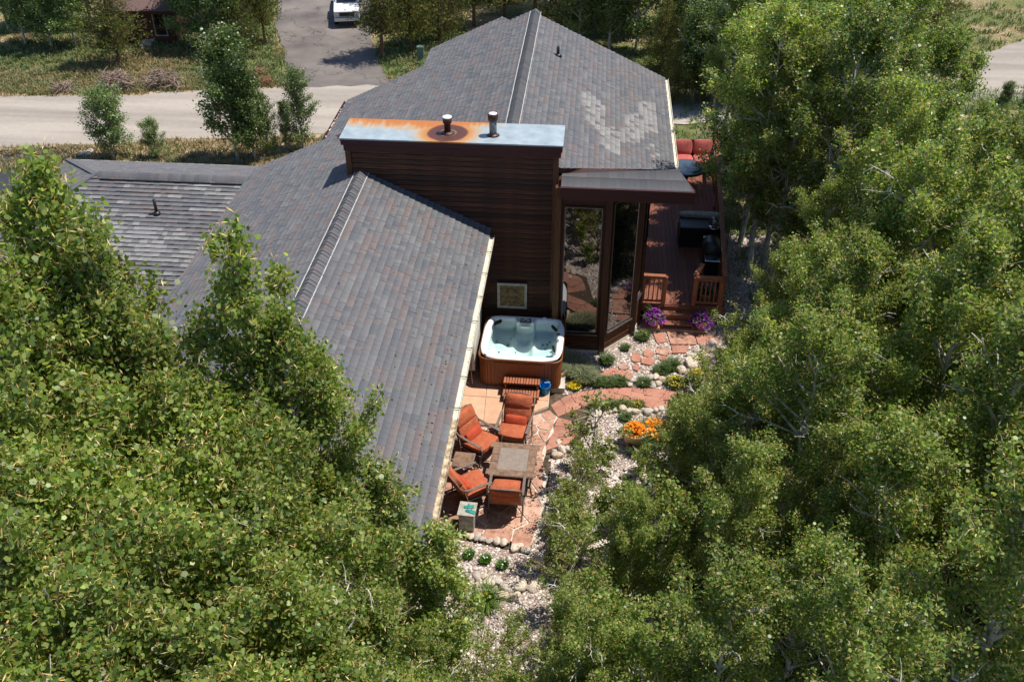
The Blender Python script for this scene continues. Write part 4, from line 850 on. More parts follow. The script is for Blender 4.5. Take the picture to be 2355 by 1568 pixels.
def chair(front, back, label, pill=True, rear=False, seed=1):
    f = Vector((front[0], front[1])); b = Vector((back[0], back[1])); d = (f - b).normalized(); c = f - d * 0.33
    t = thing('lounge_chair', label, 'chair', (c.x, c.y, PZ), math.atan2(d.y, d.x) + math.pi / 2, 'orange lounge chairs on the patio'); t.scale = (1.12, 1.1, 1.06)
    w = 0.60
    cushion('seat_cushion', (w + .04, 0.64, 0.19), 'cushion', t, (0, -0.05, 0.41), (R(-5), 0, 0), seed=seed)
    rec = 22
    cushion('back_cushion', (w * 1.04, 0.44, 0.20), 'cushion', t, (0, 0.31, 0.62), (R(90 - rec), 0, 0), 0.02, 0, seed + 1)
    cushion('back_cushion', (w * 1.04, 0.32, 0.21), 'cushion', t, (0, 0.42, 0.90), (R(90 - rec - 4), 0, 0), 0.02, 0, seed + 2)
    if pill: cushion('lumbar_pillow', (0.50, 0.24, 0.17), 'pillow', t, (0.0, 0.16, 0.535), (R(62), 0, R(3)), 0.01, 0, seed + 3)
    for s in (-1, 1):
        x = s * 0.345
        MB().tube([(x, 0.50, 0.98), (x, 0.42, 0.78), (x, 0.30, 0.66), (x, 0.0, 0.62), (x, -0.30, 0.60), (x, -0.38, 0.52), (x, -0.34, 0.30), (x, -0.30, 0.06)], 0.017, 8).build('arm', 'frame', t, True)
        MB().bar((x, 0.26, 0.64), (x, -0.33, 0.615), 0.055, 0.018).build('armrest', 'frame', t)
        MB().tube([(x, -0.36, 0.035), (x, -0.2, 0.02), (x, 0.15, 0.02), (x, 0.42, 0.04)], 0.016, 8).build('rocker', 'frame', t, True)
        MB().tube([(x, 0.30, 0.64), (x, 0.24, 0.30), (x, 0.26, 0.03)], 0.015, 8).build('leg', 'frame', t, True)
    MB().tube([(-.345, 0.50, 0.98), (-.2, 0.535, 1.03), (0, 0.55, 1.045), (.2, 0.535, 1.03), (.345, 0.50, 0.98)], 0.016, 8).build('top_rail', 'frame', t, True)
    MB().span(-.335, .335, -0.30, 0.24, 0.30, 0.325).build('seat_frame', 'frame', t)
    MB().add([(-.33, .29, .36), (.33, .29, .36), (.33, .435, .80), (-.33, .435, .80)], [(0, 1, 2, 3)]).build('back_sling', 'tileborder', t)
    MB().tube([(-.345, .435, .80), (.345, .435, .80)], 0.014, 8).build('back_rail', 'frame', t, True)
    return t
chair((-1.57, 18.40), (-1.43, 19.25), 'orange cushioned chair with its back to the hot tub, facing the camera', seed=1)
chair((-2.06, 18.05), (-2.72, 18.47), 'orange cushioned chair by the slab corner, turned towards the table', seed=5)
chair((-2.10, 16.86), (-2.78, 16.38), 'orange cushioned chair between the eave and the table, facing right', seed=9)
chair((-1.50, 16.80), (-1.51, 15.95), 'orange chair seen from behind, pulled up to the near table side', pill=False, seed=13)
tb = thing('patio_table', 'square tile topped coffee table between the orange chairs', 'table', (-1.43, 17.40, PZ), R(-2))
MB().box((0, 0, .60), (1.06, 1.16, .05)).build('table_top', 'frame', tb, bevel=.008, seg=1)
MB().box((0, 0, .628), (.68, .76, .010)).build('tile', 'tilecentre', tb)
for i in range(4):
    MB().box((-.4425 + i * .295, .47, .627), (.288, .176, .008)).build('tile', 'tileborder', tb); MB().box((-.4425 + i * .295, -.47, .627), (.288, .176, .008)).build('tile', 'tileborder', tb)
for i in range(3):
    for sx in (-1, 1): MB().box((sx * .435, -.253 + i * .253, .627), (.17, .246, .008)).build('tile', 'tileborder', tb)
for sx in (-1, 1):
    for sy in (-1, 1): MB().tube([(sx * .48, sy * .53, .58), (sx * .44, sy * .49, .3), (sx * .5, sy * .55, 0)], .02, 8).build('leg', 'frame', tb, True)
MB().span(-.46, .46, -.5, .5, .2, .215).build('lower_shelf', 'frame', tb)
sd = thing('side_table', 'small square tiled side table between two orange chairs', 'table', (-2.62, 17.45, PZ), R(-4))
MB().box((0, 0, .47), (.50, .52, .035)).build('table_top', 'frame', sd, bevel=.006, seg=1); MB().box((0, 0, .4895), (.45, .47, .006)).build('tile', 'tileborder', sd)
for sx in (-1, 1):
    for sy in (-1, 1): MB().bar((sx * .22, sy * .23, .455), (sx * .22, sy * .23, 0), .025).build('leg', 'frame', sd)
bx = thing('garden_cabinet', 'weathered pale storage box at the bottom left patio corner', 'cabinet', (-2.33, 15.80, PZ), R(-3))
MB().span(-.17, .17, -.19, .19, .02, .50).build('body', 'boxpaint', bx, bevel=.006, seg=1); MB().span(-.20, .20, -.22, .22, .505, .53).build('lid', 'boxpaint', bx, bevel=.006, seg=1)
for i in range(3): MB().span(-.15, .15, -.197, -.19, .05 + i * .15, .17 + i * .15).build('panel', 'boxpaint', bx)
gl = thing('garden_gloves', 'pair of teal garden gloves lying on the pale storage box', 'gloves', (-2.25, 15.78, PZ + .53))
for k, (ox, oy, a) in enumerate(((-.03, .07, 10), (.02, -.08, -18))):
    g = MB(); g.box((0, 0, .012), (.10, .085, .024))
    for f_ in range(4): g.bar((-.05, -.03 + f_ * .021, .012), (-.125 - .012 * (f_ in (1, 2)), -.035 + f_ * .023, .014), .018)
    g.bar((.01, .04, .012), (-.03, .085, .012), .02); g.bar((.05, 0, .012), (.10, 0, .014), .09, .02)
    g.build('glove', 'teal', gl, True, .006, 2, loc=(ox, oy, 0), rot=(0, 0, R(a)))

# ------------------------------------------------------------------ deck on the right
DZ = 0.45
deck = thing('deck', 'reddish plank deck with stairs right of the bay window', 'deck', (0, 0, 0))
dm = MB().box((0, 0, 0), (0.134, 10.0, 0.03)).mesh('plank', 'deckwood')
for i in range(21):
    x = 1.82 + i * 0.140
    if x < 4.0: linkmesh('plank', dm, deck, loc=(x, 29.52, DZ - 0.015))
    else: y0 = 24.6 + (x - 3.98) / 0.0592; MB().span(x - .067, x + .067, y0, 34.52, DZ - .03, DZ).build('plank', 'deckwood', deck)
MB().prism([(1.76, 24.54), (4.05, 24.54), (4.64, 34.5), (1.76, 34.5)], DZ - 0.22, DZ - 0.032).build('joists', 'trimdark', deck); MB().span(1.74, 4.10, 24.485, 24.515, DZ - 0.26, DZ - 0.002).build('rim_board', 'deckwood', deck); MB().bar((4.12, 24.5, DZ - .13), (4.71, 34.5, DZ - .13), .03, .25).build('rim_board', 'deckwood', deck)
for k, (z, y0, y1) in enumerate(((0.27, 24.22, 24.48), (0.09, 23.98, 24.24))):
    s_ = MB().span(2.38, 3.20, y0, y1, z - 0.035, z).build('stair_tread', 'deckwood', deck, bevel=.005, seg=1)
    MB().span(2.40, 3.18, y1 - .03, y1, z + .001, z + .145).build('stair_riser', 'deckwood', deck)
for x in (2.36, 3.22): MB().span(x - .02, x + .02, 24.0, 24.5, -.2, .06).build('stair_stringer', 'deckwood', deck)
def railing(name, a, b, label, nb, posts=(0, 1), top=1.38, zb=DZ):
    a = Vector((*a, 0)); b = Vector((*b, 0)); t = thing(name, label, 'railing', (a.x, a.y, zb)); d = b - a
    for p in posts: q = d * p; MB().box((q.x, q.y, (top - zb) / 2), (.10, .10, top - zb)).build('post', 'railwood', t, bevel=.006, seg=1)
    MB().bar((0, 0, top - zb + .02), (d.x, d.y, top - zb + .02), .14, .04).build('top_rail', 'railwood', t, bevel=.005, seg=1)
    MB().bar((0, 0, .10), (d.x, d.y, .10), .045, .07).build('bottom_rail', 'railwood', t); MB().bar((0, 0, top - zb - .06), (d.x, d.y, top - zb - .06), .04, .07).build('upper_rail', 'railwood', t)
    bmsh = MB().box((0, 0, (top - zb) / 2 + .02), (.036, .036, top - zb - .22)).mesh('baluster', 'railwood')
    for i in range(nb): q = d * ((i + .5) / nb); linkmesh('baluster', bmsh, t, loc=(q.x, q.y, 0), rot=(0, 0, math.atan2(d.y, d.x)))
    return t
railing('deck_railing', (1.72, 24.52), (2.36, 24.50), 'short slatted deck railing left of the stairs', 5)
railing('deck_railing', (3.22, 24.52), (3.98, 24.52), 'short deck railing right of the stairs above a flower planter', 6)
railing('deck_railing', (4.04, 24.6), (4.62, 34.4), 'long deck railing running back along the right side', 66, (0, .12, .25, .37, .5, .62, .75, .87, 1))
railing('deck_gate', (3.20, 24.62), (3.46, 25.30), 'wooden deck gate standing open at the top of the stairs', 5, (0.15, 1), 1.36)
# gas grill
gr = thing('gas_grill', 'black and steel gas grill on the deck near the railing', 'grill', (3.80, 26.35, DZ), R(88))
MB().box((0, 0, .45), (.66, .5, .62)).build('cart', 'blackplastic', gr, bevel=.02); MB().box((0, 0, .80), (.76, .52, .10)).build('firebox', 'blackplastic', gr, bevel=.02)
n = 12; hv = [(x, .27 * math.cos(math.pi * i / n), .86 + .26 * math.sin(math.pi * i / n)) for x in (-.36, .36) for i in range(n + 1)]
MB().add(hv, [(i, i + 1, i + n + 2, i + n + 1) for i in range(n)] + [tuple(range(n + 1))[::-1], tuple(range(n + 1, 2 * n + 2))]).build('lid', 'blackplastic', gr, True)
MB().tube([(-.28, -.29, .96), (.28, -.29, .96)], .014).build('lid_handle', 'chrome', gr, True)
for s in (-1, 1): MB().box((s * .58, 0, .84), (.34, .44, .035)).build('side_shelf', 'chrome', gr, bevel=.008, seg=1)
MB().box((0, -.272, .78), (.70, .02, .10)).build('control_panel', 'chrome', gr)
for x in (-.22, 0, .22): MB().lathe([(.028, 0), (.024, .03), (0, .03)], n=12).build('knob', 'blackplastic', gr, loc=(x, -.282, .78), rot=(R(90), 0, 0))
for s in (-1, 1):
    for y in (-.2, .2): MB().lathe([(.05, -.02), (.05, .02)], n=14).build('wheel', 'blackplastic', gr, loc=(s * .28, y, .06), rot=(0, R(90), 0))
# hanging bird feeder on a crook
bf = thing('bird_feeder', 'glass globe bird feeder hanging from a tall hook above the grill', 'bird feeder', (4.25, 27.1, DZ))
MB().tube([(0.12, 0, 0), (0.12, 0, 2.9), (.08, 0, 3.12), (-.08, 0, 3.2), (-.30, 0, 3.06), (-.36, 0, 2.9)], .014, 8).build('hook_pole', 'metalgrey', bf, True)
MB().tube([(-.36, 0, 2.9), (-.36, 0, 1.52)], .004, 5).build('chain', 'metalgrey', bf)
MB().lathe([(.02, 1.52), (.13, 1.46), (.17, 1.36), (.14, 1.26), (.05, 1.2), (0.02, 1.19)], c=(-.36, 0, 0), n=18).build('globe', 'glasstable', bf, True)
MB().lathe([(.15, 1.19), (.16, 1.17), (0.02, 1.16)], c=(-.36, 0, 0), n=18).build('tray', 'chrome', bf, True)
# dark storage bench with grey top, sofa, round table
sb = thing('storage_bench', 'large black covered bench across the deck behind the grill', 'bench', (3.68, 28.25, DZ))
MB().box((0, 0, .36), (1.42, .80, .70)).build('body', 'blackplastic', sb, bevel=.03); cushion('top_roll', (1.44, .26, .18), 'boxpaint', sb, (0, .40, .76), (0, 0, 0), .02)
sf = thing('red_sofa', 'outdoor sofa with coral red cushions beyond the right eave', 'sofa', (3.75, 33.55, DZ), R(4))
for i in range(2): cushion('seat_cushion', (.72, .66, .2), 'redcushion', sf, (-.37 + .74 * i, -.06, .42), seed=40 + i); cushion('back_cushion', (.72, .56, .2), 'redcushion', sf, (-.37 + .74 * i, .33, .72), (R(72), 0, 0), seed=44 + i)
MB().box((0, .0, .2), (1.56, .8, .2)).build('frame', 'frame', sf, bevel=.02); MB().box((0, .45, .62), (1.56, .06, .7)).build('back_frame', 'trimwood', sf, bevel=.02)
for s in (-1, 1): MB().box((s * .79, 0, .5), (.08, .84, .12)).build('arm', 'frame', sf, bevel=.02)
rt = thing('round_table', 'round dark table with a grey glass top beside the red sofa', 'table', (3.42, 32.15, DZ))
MB().lathe([(.62, .70), (.64, .72), (.64, .745), (.6, .75), (0, .75)], n=36).build('table_top', 'glasstable', rt, True); MB().lathe([(.64, .66), (.655, .70), (.655, .738), (.645, .74)], n=36).build('rim', 'blackplastic', rt, True)
MB().lathe([(.34, 0), (.3, .05), (.08, .12), (.07, .66), (.3, .69)], n=24).build('pedestal', 'blackplastic', rt, True)

# ------------------------------------------------------------------ small plants
GREENS = [(0.045, 0.095, 0.018), (0.07, 0.14, 0.026), (0.10, 0.17, 0.035), (0.06, 0.115, 0.03)]
def blades(centres, n, h, spread, lean, cols, w=0.012, seed=1, zvar=0.4):
    """n blades at each centre; returns verts, faces, colours"""
    rng = np.random.default_rng(seed); c = np.repeat(np.array([tuple(p) for p in centres], float), n, 0); N = len(c)
    a = rng.uniform(0, 6.283, N); r = spread * np.sqrt(rng.uniform(0, 1, N)); hh = h * rng.uniform(1 - zvar, 1 + zvar * .5, N); ln = lean * rng.uniform(.3, 1.2, N) * hh
    d = np.stack([np.cos(a), np.sin(a), np.zeros(N)], 1); b = c + d * r[:, None]; a2 = a + rng.uniform(-.8, .8, N); d2 = np.stack([np.cos(a2), np.sin(a2), np.zeros(N)], 1)
    sd = np.stack([-np.sin(a2), np.cos(a2), np.zeros(N)], 1) * (w * rng.uniform(.6, 1.3, N))[:, None]
    up = np.array([0, 0, 1.0]); m = b + d2 * (ln * .35)[:, None] + up * (hh * .62)[:, None]; t = b + d2 * ln[:, None] + up * (hh * (1 - .25 * lean))[:, None]
    v = np.stack([b - sd, b + sd, m + sd * .8, m - sd * .8, t], 1).reshape(-1, 3); k = np.arange(N)[:, None] * 5
    cc = np.array(cols)[rng.integers(0, len(cols), N)] * rng.uniform(.75, 1.25, (N, 1)); cc = np.repeat(cc, 5, 0)
    return v, [k + np.array([[0, 1, 2, 3]]), k + np.array([[3, 2, 4]])], cc
def petals(pts, s, cols, seed=1, up=0.7):
    rng = np.random.default_rng(seed); c = np.array(pts, float); N = len(c); n = rng.normal(size=(N, 3)); n[:, 2] = np.abs(n[:, 2]) + up; n /= np.linalg.norm(n, axis=1)[:, None]
    t = np.cross(n, rng.normal(size=(N, 3))); t /= np.linalg.norm(t, axis=1)[:, None]; b = np.cross(n, t); ss = s * rng.uniform(.7, 1.25, N)
    V = np.stack([c + (t * math.cos(a) + b * math.sin(a)) * ss[:, None] for a in np.linspace(0, 6.283, 6)[:-1]], 1).reshape(-1, 3)
    cc = np.repeat(np.array(cols)[rng.integers(0, len(cols), N)] * rng.uniform(.8, 1.15, (N, 1)), 5, 0); return V, [np.arange(N)[:, None] * 5 + np.arange(5)[None]], cc
def blademesh(name, *a, **k): v, f, c = blades(*a, **k); return arrmesh(name, v, f, c, 'grass')
def tuft(name, label, cat, p, h, spread, n, cols, lean=.7, group=None, flowers=None, w=.012, seed=1):
    t = thing(name, label, cat, p, 0, group); linkmesh('leaves', blademesh('leaves', [(0, 0, 0)], n, h, spread, lean, cols, w=w, seed=seed), t)
    if flowers:
        rng = random.Random(seed); fc, nf, fs_, fz_ = flowers; pts = []
        for i in range(nf): a = rng.random() * 6.28; r = spread * 1.15 * math.sqrt(rng.random()); pts.append((r * math.cos(a), r * math.sin(a), h * fz_ * rng.uniform(.75, 1.1) * (1 - .35 * (r / spread / 1.15) ** 2)))
        v, f, c = petals(pts, fs_, fc, seed); linkmesh('flowers', arrmesh('flowers', v, f, c, 'flower'), t)
    return t
lush = [(0.05, 0.13, 0.012), (0.08, 0.19, 0.02), (0.12, 0.25, 0.03)]
for i, ((x, y), w_) in enumerate(zip([(160, 1455), (290, 1480), (405, 1515), (525, 1550)], ('smallest, leftmost', 'second from left', 'third from left', 'rightmost'))):
    tuft('daisy_clump', f'bright green clump with white flowers below the patio, {w_} of four', 'plant', at(*zm(x, y, *zf), -.18), .15, .105 if i else .08, 300, lush, .6, 'green clumps below the patio', ([(0.8, 0.8, 0.78)], 5, .02, 1.05), .010, 50 + i)
gold = [(0.66, 0.50, 0.01), (0.75, 0.60, 0.02)]
tuft('yellow_flowers', 'bright yellow flower cushion beside the path near the hot tub', 'plant', at(*zm(460, 825, *z3), -.17), .14, .16, 160, GREENS, .7, None, (gold, 220, .022, 1.1), .01, 60)
tuft('yellow_flowers', 'small yellow flower patch at the back corner of the hot tub', 'plant', at(*zm(370, 635, *z3), -.17), .12, .10, 90, GREENS, .7, None, (gold, 60, .02, 1.1), .01, 61)
tuft('yellow_flowers', 'yellow flowers among the rocks at the right end of the path', 'plant', at(*zm(1490, 800, *z3), -.15), .22, .24, 240, GREENS, .7, None, (gold, 110, .022, 1.05), .01, 62)
tuft('yellow_flowers', 'yellow flowers by the leaves above the path end', 'plant', at(*zm(1700, 720, *z3), -.15), .2, .2, 200, GREENS, .7, None, (gold, 100, .022, 1.05), .01, 63)
sil = [(0.20, 0.235, 0.13), (0.26, 0.28, 0.16), (0.15, 0.19, 0.09), (0.31, 0.31, 0.20)]
for i, (x, y, r_, h_) in enumerate([(430, 640, .27, .42), (500, 705, .28, .4), (570, 750, .24, .35)]):
    tuft('silver_bush', ('silvery green grassy bush against the right side of the hot tub', 'silvery green bush in the middle of the strip right of the hot tub', 'silvery green bush nearest the path below the bay')[i], 'plant', at(*zm(x, y, *z3), -.17), h_, r_, 900, sil, .8, 'silvery bushes by the hot tub', None, .008, 70 + i)
gtuft = [(0.055, 0.10, 0.022), (0.085, 0.14, 0.035), (0.12, 0.17, 0.05)]
TU = [(1160, 320, .2, .16, 'green grass clump in the gravel right of the bay corner', (gold, 8, .014, .9)), (980, 430, .14, .1, 'smallest green clump in the gravel by the bay', None), (790, 570, .22, .16, 'dark green clump at the foot of the bay window post', None), (690, 780, .18, .2, 'green mound at the left end of the path edge', None), (800, 785, .16, .2, 'green mound second along the path edge', None), (910, 780, .17, .2, 'green mound third along the path edge', None), (1170, 795, .2, .14, 'green clump between white rocks above the path', None), (1450, 620, .2, .24, 'feathery green clump by the large pale rock', None), (1350, 660, .16, .2, 'grassy green clump left of the large pale rock', None), (690, 1030, .14, .18, 'low green mat at the left below the path', None), (830, 1015, .13, .18, 'low green mat in the middle below the path', None), (960, 1005, .13, .16, 'low green mat near the yellow blooms below the path', (gold, 30, .014, 1.0)), (985, 1140, .16, .12, 'small yellowish clump above the orange flower pot', None), (1100, 1015, .14, .16, 'green mat with gold blooms at the right below the path', ([(0.6, 0.35, 0.02), (0.6, 0.5, 0.05)], 60, .016, 1.0)), (1110, 1470, .3, .2, 'dark green bush right below the orange flower pot', None), (1330, 1400, .3, .22, 'grey green bush lower right of the orange flower pot', None)]
for i, (x, y, h_, r_, lb, fl) in enumerate(TU): tuft('green_clump', lb, 'plant', at(*zm(x, y, *z3), -.17), h_, r_, int(260 + 1500 * r_), gtuft, .8, None, fl, .010, 80 + i)
for i, (x, y, lb) in enumerate([(640, 930, 'spiky green grass tuft with yellow flower below the rock line'), (420, 1180, 'spiky green grass tuft near the lower left of the gravel')]):
    tuft('grass_tuft', lb, 'plant', at(*zm(x, y, *zb), -.18), .42, .14, 320, [(0.08, 0.15, 0.02), (0.13, 0.21, 0.03)], 1.1, None, (gold, 4, .03, .9) if i == 0 else None, .010, 110 + i)
def pot(p, r, h, label, fcols, nf, name='flower_pot', seed=1, fr=1.5, fh=.3, spikes=True):
    t = thing(name, label, 'flower pot', p)
    MB().lathe([(r * .68, 0), (r * .96, h * .8), (r * 1.05, h * .82), (r * 1.07, h), (r * .98, h), (r * .92, h * .9), (0, h * .9)], n=28).build('pot', 'terracotta', t, True)
    linkmesh('leaves', blademesh('leaves', [(0, 0, h * .85)], 260, fh * .62, r * 1.0, 1.2, GREENS, w=.016, seed=seed), t)
    rng = random.Random(seed); pts = []
    for i in range(nf): a = rng.random() * 6.28; q = r * fr * math.sqrt(rng.random()); pts.append((q * math.cos(a), q * math.sin(a), h + fh * .95 * (1 - (q / (r * fr)) ** 2 * 1.2) * rng.uniform(.8, 1.1)))
    v, f, c = petals(pts, .034, fcols, seed); linkmesh('flowers', arrmesh('flowers', v, f, c, 'flower'), t)
    if spikes: linkmesh('spikes', blademesh('spikes', [(0, 0, h)], 16, fh * 1.5, r * .3, .9, lush, w=.012, seed=seed + 1), t)
    return t
purple = [(0.26, 0.02, 0.36), (0.36, 0.04, 0.46), (0.45, 0.08, 0.5), (0.2, 0.015, 0.3)]
pot((2.12, 24.18, -.08), .20, .26, 'terracotta bowl of purple petunias left of the deck stairs', purple, 240, seed=3, fr=1.75)
pot((3.48, 24.15, -.08), .20, .26, 'terracotta bowl of purple petunias right of the deck stairs', purple, 200, seed=4, fr=1.8)
pot((3.60, 24.85, DZ), .20, .26, 'planter with pale blooms behind the right short railing', [(0.5, 0.3, 0.45), (0.6, 0.5, 0.5), (0.35, 0.05, 0.4)], 50, seed=5)
orng = [(0.85, 0.33, 0.01), (0.90, 0.42, 0.015), (0.80, 0.22, 0.008)]
pot((1.46, 18.95, -.18), .30, .50, 'cream pot overflowing with orange flowers in the gravel bed', orng, 420, seed=6, fr=1.0, fh=.22, spikes=False)
tuft('orange_flowers', 'orange flowers spreading to the right behind the cream pot', 'plant', (1.95, 19.3, -.17), .42, .32, 260, GREENS, .7, None, (orng, 260, .032, 1.05), .012, 130)
gb = thing('gazing_ball', 'small shiny blue glass ball on a stake among leaves', 'garden ornament', at(1487, 1112, 1.0) - Vector((0, 0, 1.2))); MB().lathe([(.09 * math.sin(math.pi * i / 12) + 1e-4, 1.2 - .09 * math.cos(math.pi * i / 12)) for i in range(13)], n=20).build('ball', 'bluegloss', gb, True); MB().tube([(0, 0, 0), (0, 0, 1.12)], .01, 6).build('stake', 'metalgrey', gb)

# ------------------------------------------------------------------ trees
def tube_arr(P, Rd, n=5):
    """P: list of (k,3) polylines with radii, joined"""
    V, Fq, k0 = [], [], 0
    for p, r in zip(P, Rd):
        p = np.asarray(p, float); k = len(p); d = np.gradient(p, axis=0); d /= np.linalg.norm(d, axis=1)[:, None] + 1e-9
        ref = np.array([0.31, 0.87, 0.38]) if abs(d[0] @ np.array([0.31, 0.87, 0.38])) < .9 else np.array([1.0, 0, 0])
        s = np.cross(d, ref); s /= np.linalg.norm(s, axis=1)[:, None] + 1e-9; t = np.cross(d, s); an = np.arange(n) * 2 * math.pi / n
        ring = p[:, None] + (s[:, None] * np.cos(an)[None, :, None] + t[:, None] * np.sin(an)[None, :, None]) * np.asarray(r)[:, None, None]
        V.append(ring.reshape(-1, 3)); i = np.arange(k - 1)[:, None] * n; j = np.arange(n)[None]; j2 = (np.arange(n) + 1)[None] % n
        Fq.append(np.stack([i + j, i + j2, i + n + j2, i + n + j], -1).reshape(-1, 4) + k0); k0 += k * n
    return np.concatenate(V), np.concatenate(Fq)
LG = np.array([1.62, 1.78, 1.75]) * np.array([(0.058, 0.088, 0.018), (0.086, 0.114, 0.024), (0.118, 0.140, 0.034), (0.150, 0.165, 0.046), (0.044, 0.070, 0.018), (0.185, 0.195, 0.068), (0.110, 0.112, 0.036)])
LP = np.array([.22, .25, .19, .09, .16, .03, .06])
TAN = 1.9 * np.array([(0.28, 0.21, 0.085), (0.34, 0.27, 0.13), (0.22, 0.14, 0.06)])
def leaf_polys(c, size, rng, sides=6, upbias=.6, cols=LG, prob=LP, elong=1.0):
    N = len(c); n = rng.normal(size=(N, 3)); n[:, 2] += upbias; n /= np.linalg.norm(n, axis=1)[:, None]; t = np.cross(n, rng.normal(size=(N, 3))); t /= np.linalg.norm(t, axis=1)[:, None]; b = np.cross(n, t)
    s = size * np.clip(np.exp(rng.normal(0, .26, N)), .5, 1.6)[:, None]; an = np.arange(sides) * 2 * math.pi / sides; ca = np.cos(an) * elong; sa = np.sin(an)
    if sides == 4: ca = np.array([1.15, 0.1, -.95, 0.1]) * elong; sa = np.array([0, .85, 0, -.85])
    V = (c[:, None] + t[:, None] * (s[:, None] * ca[None, :, None]) + b[:, None] * (s[:, None] * sa[None, :, None])).reshape(-1, 3)
    cc = cols[rng.choice(len(cols), N, p=prob)] * rng.uniform(.8, 1.2, (N, 1)); return V, np.arange(N)[:, None] * sides + np.arange(sides)[None], np.repeat(cc, sides, 0)
def aspen(seed, H, Rc, base, nleaf, leaf, nlimb=30, sides=6, tan=.22, rtr=.10, clump=.16, droop=0.0, open_=0.0, bare=2):
    rng = np.random.default_rng(seed); k = 14; z = np.linspace(0, H, k); wob = np.cumsum(rng.normal(0, .045, (k, 2)), 0); wob -= wob[0]; wob -= np.linspace(0, 1, k)[:, None] * wob[-1]
    tr = np.stack([wob[:, 0] * H / 10, wob[:, 1] * H / 10, z], 1); rr_ = rtr * (1 - .93 * (z / H)) ** 1.05 + .006
    tv, tf = tube_arr([tr], [rr_], 9)
    limbs, lr, twigs, twr, anchors = [], [], [], [], []
    for i in range(nlimb):
        f = (i + rng.uniform(0, .9)) / nlimb; h = base + (H * .97 - base) * f; a = i * 2.399 + rng.uniform(-.5, .5)
        prof = math.sin(math.pi * min(1, (.12 + .88 * (1 - f)) ** .75 * .82)) ** .8; L = Rc * (0.35 + .75 * prof) * rng.uniform(.5, 1.3); L = min(L, Rc * 1.25) * min(1.0, .22 + 2.6 * (1 - f))
        o = np.array([np.interp(h, z, tr[:, 0]), np.interp(h, z, tr[:, 1]), h]); el = math.radians(rng.uniform(18, 50) + 25 * f); m = 6; s_ = np.linspace(0, 1, m)
        d = np.array([math.cos(a) * math.cos(el), math.sin(a) * math.cos(el), math.sin(el)]); p = o + d * (L * s_)[:, None]; p[:, 2] += (.22 * L * s_ ** 2) * (1 - 2 * droop); p += np.cumsum(rng.normal(0, .03 * L, (m, 3)), 0) * s_[:, None]
        r0 = np.interp(h, z, rr_) * .6 + .008; limbs.append(p); lr.append(r0 * (1 - .85 * s_) + .004)
        nt_ = int(5 + L * 5)
        for q in range(nt_):
            t = rng.uniform(.22, 1.0); po = np.array([np.interp(t, s_, p[:, c]) for c in range(3)]); dd = d + rng.normal(0, .65, 3); dd[2] += .25; dd /= np.linalg.norm(dd); l2 = rng.uniform(.25, .62) * (1.15 - .45 * t) * min(1.2, .5 + L / 2.2)
            s2 = np.linspace(0, 1, 4); p2 = po + dd * (l2 * s2)[:, None] + np.cumsum(rng.normal(0, .05 * l2, (4, 3)), 0); twigs.append(p2); twr.append(.011 * (1 - .7 * s2)); anchors.append((p2, l2))
        anchors.append((p[-3:], L * .4))
    for i in range(bare):     # bare pale limbs showing on the outside of the crown
        h = base + (H * .95 - base) * rng.uniform(.2, .98); a = rng.uniform(0, 6.283); el = math.radians(rng.uniform(15, 60)); o = np.array([np.interp(h, z, tr[:, 0]), np.interp(h, z, tr[:, 1]), h]); d = np.array([math.cos(a) * math.cos(el), math.sin(a) * math.cos(el), math.sin(el)])
        L = Rc * rng.uniform(.7, 1.15) * min(1.0, .35 + 2.2 * (1 - h / H)); s_ = np.linspace(0, 1, 7); p = o + d * (L * s_)[:, None] + np.cumsum(rng.normal(0, .045 * L, (7, 3)), 0); limbs.append(p); lr.append(.026 * (1 - .8 * s_) + .005)
        for q in range(4):
            t = rng.uniform(.45, .95); po = np.array([np.interp(t, s_, p[:, c]) for c in range(3)]); dd = d + rng.normal(0, .6, 3); dd /= np.linalg.norm(dd); l2 = rng.uniform(.2, .5); s2 = np.linspace(0, 1, 4); limbs.append(po + dd * (l2 * s2)[:, None] + np.cumsum(rng.normal(0, .06 * l2, (4, 3)), 0)); lr.append(.012 * (1 - .7 * s2))
    tp, l2s = zip(*anchors); w = np.array(l2s); w = w * np.exp(rng.normal(0, .25, len(w))); w /= w.sum(); ci = rng.choice(len(tp), nleaf, p=w); t = rng.uniform(.1, .98, nleaf)
    A = np.array([q[0] for q in tp]); M_ = np.array([q[len(q) // 2] for q in tp]); B = np.array([q[-1] for q in tp])
    c = np.where((t < .5)[:, None], A[ci] + (M_[ci] - A[ci]) * (t * 2)[:, None], M_[ci] + (B[ci] - M_[ci]) * (t * 2 - 1)[:, None]) + rng.normal(0, clump * .55, (nleaf, 3))
    nt2 = int(nleaf * tan); V1, F1, C1 = leaf_polys(c[nt2:], leaf, rng, sides)
    V2, F2, C2 = leaf_polys(c[:nt2] + rng.normal(0, .03, (nt2, 3)), .008, rng, 4, .3, TAN, np.array([.5, .3, .2]), elong=5.5)
    if nt2: crown = arrmesh('crown', np.concatenate([V1, V2]), [F1, F2 + len(V1)], np.concatenate([C1, C2]))
    else: crown = arrmesh('crown', V1, [F1], C1)
    lv, lf = tube_arr(limbs, lr, 6); wv, wf = tube_arr(twigs, twr, 3)
    me_t = arrmesh('trunk', tv, [tf], None, 'barkwhite', True); me_l = arrmesh('branches', np.concatenate([lv, wv]), [lf, wf + len(lv)], None, None, True)
    me_l.materials.append(MATS['barkwhite']); me_l.materials.append(MATS['twig']); mi = np.zeros(len(me_l.polygons), np.int32); mi[len(lf):] = 1; me_l.polygons.foreach_set('material_index', mi)
    return me_t, me_l, crown
def ztop(meshes):
    a = np.empty(len(meshes[2].vertices) * 3, np.float32); meshes[2].vertices.foreach_get('co', a); return float(np.percentile(a[2::3], 99.97))
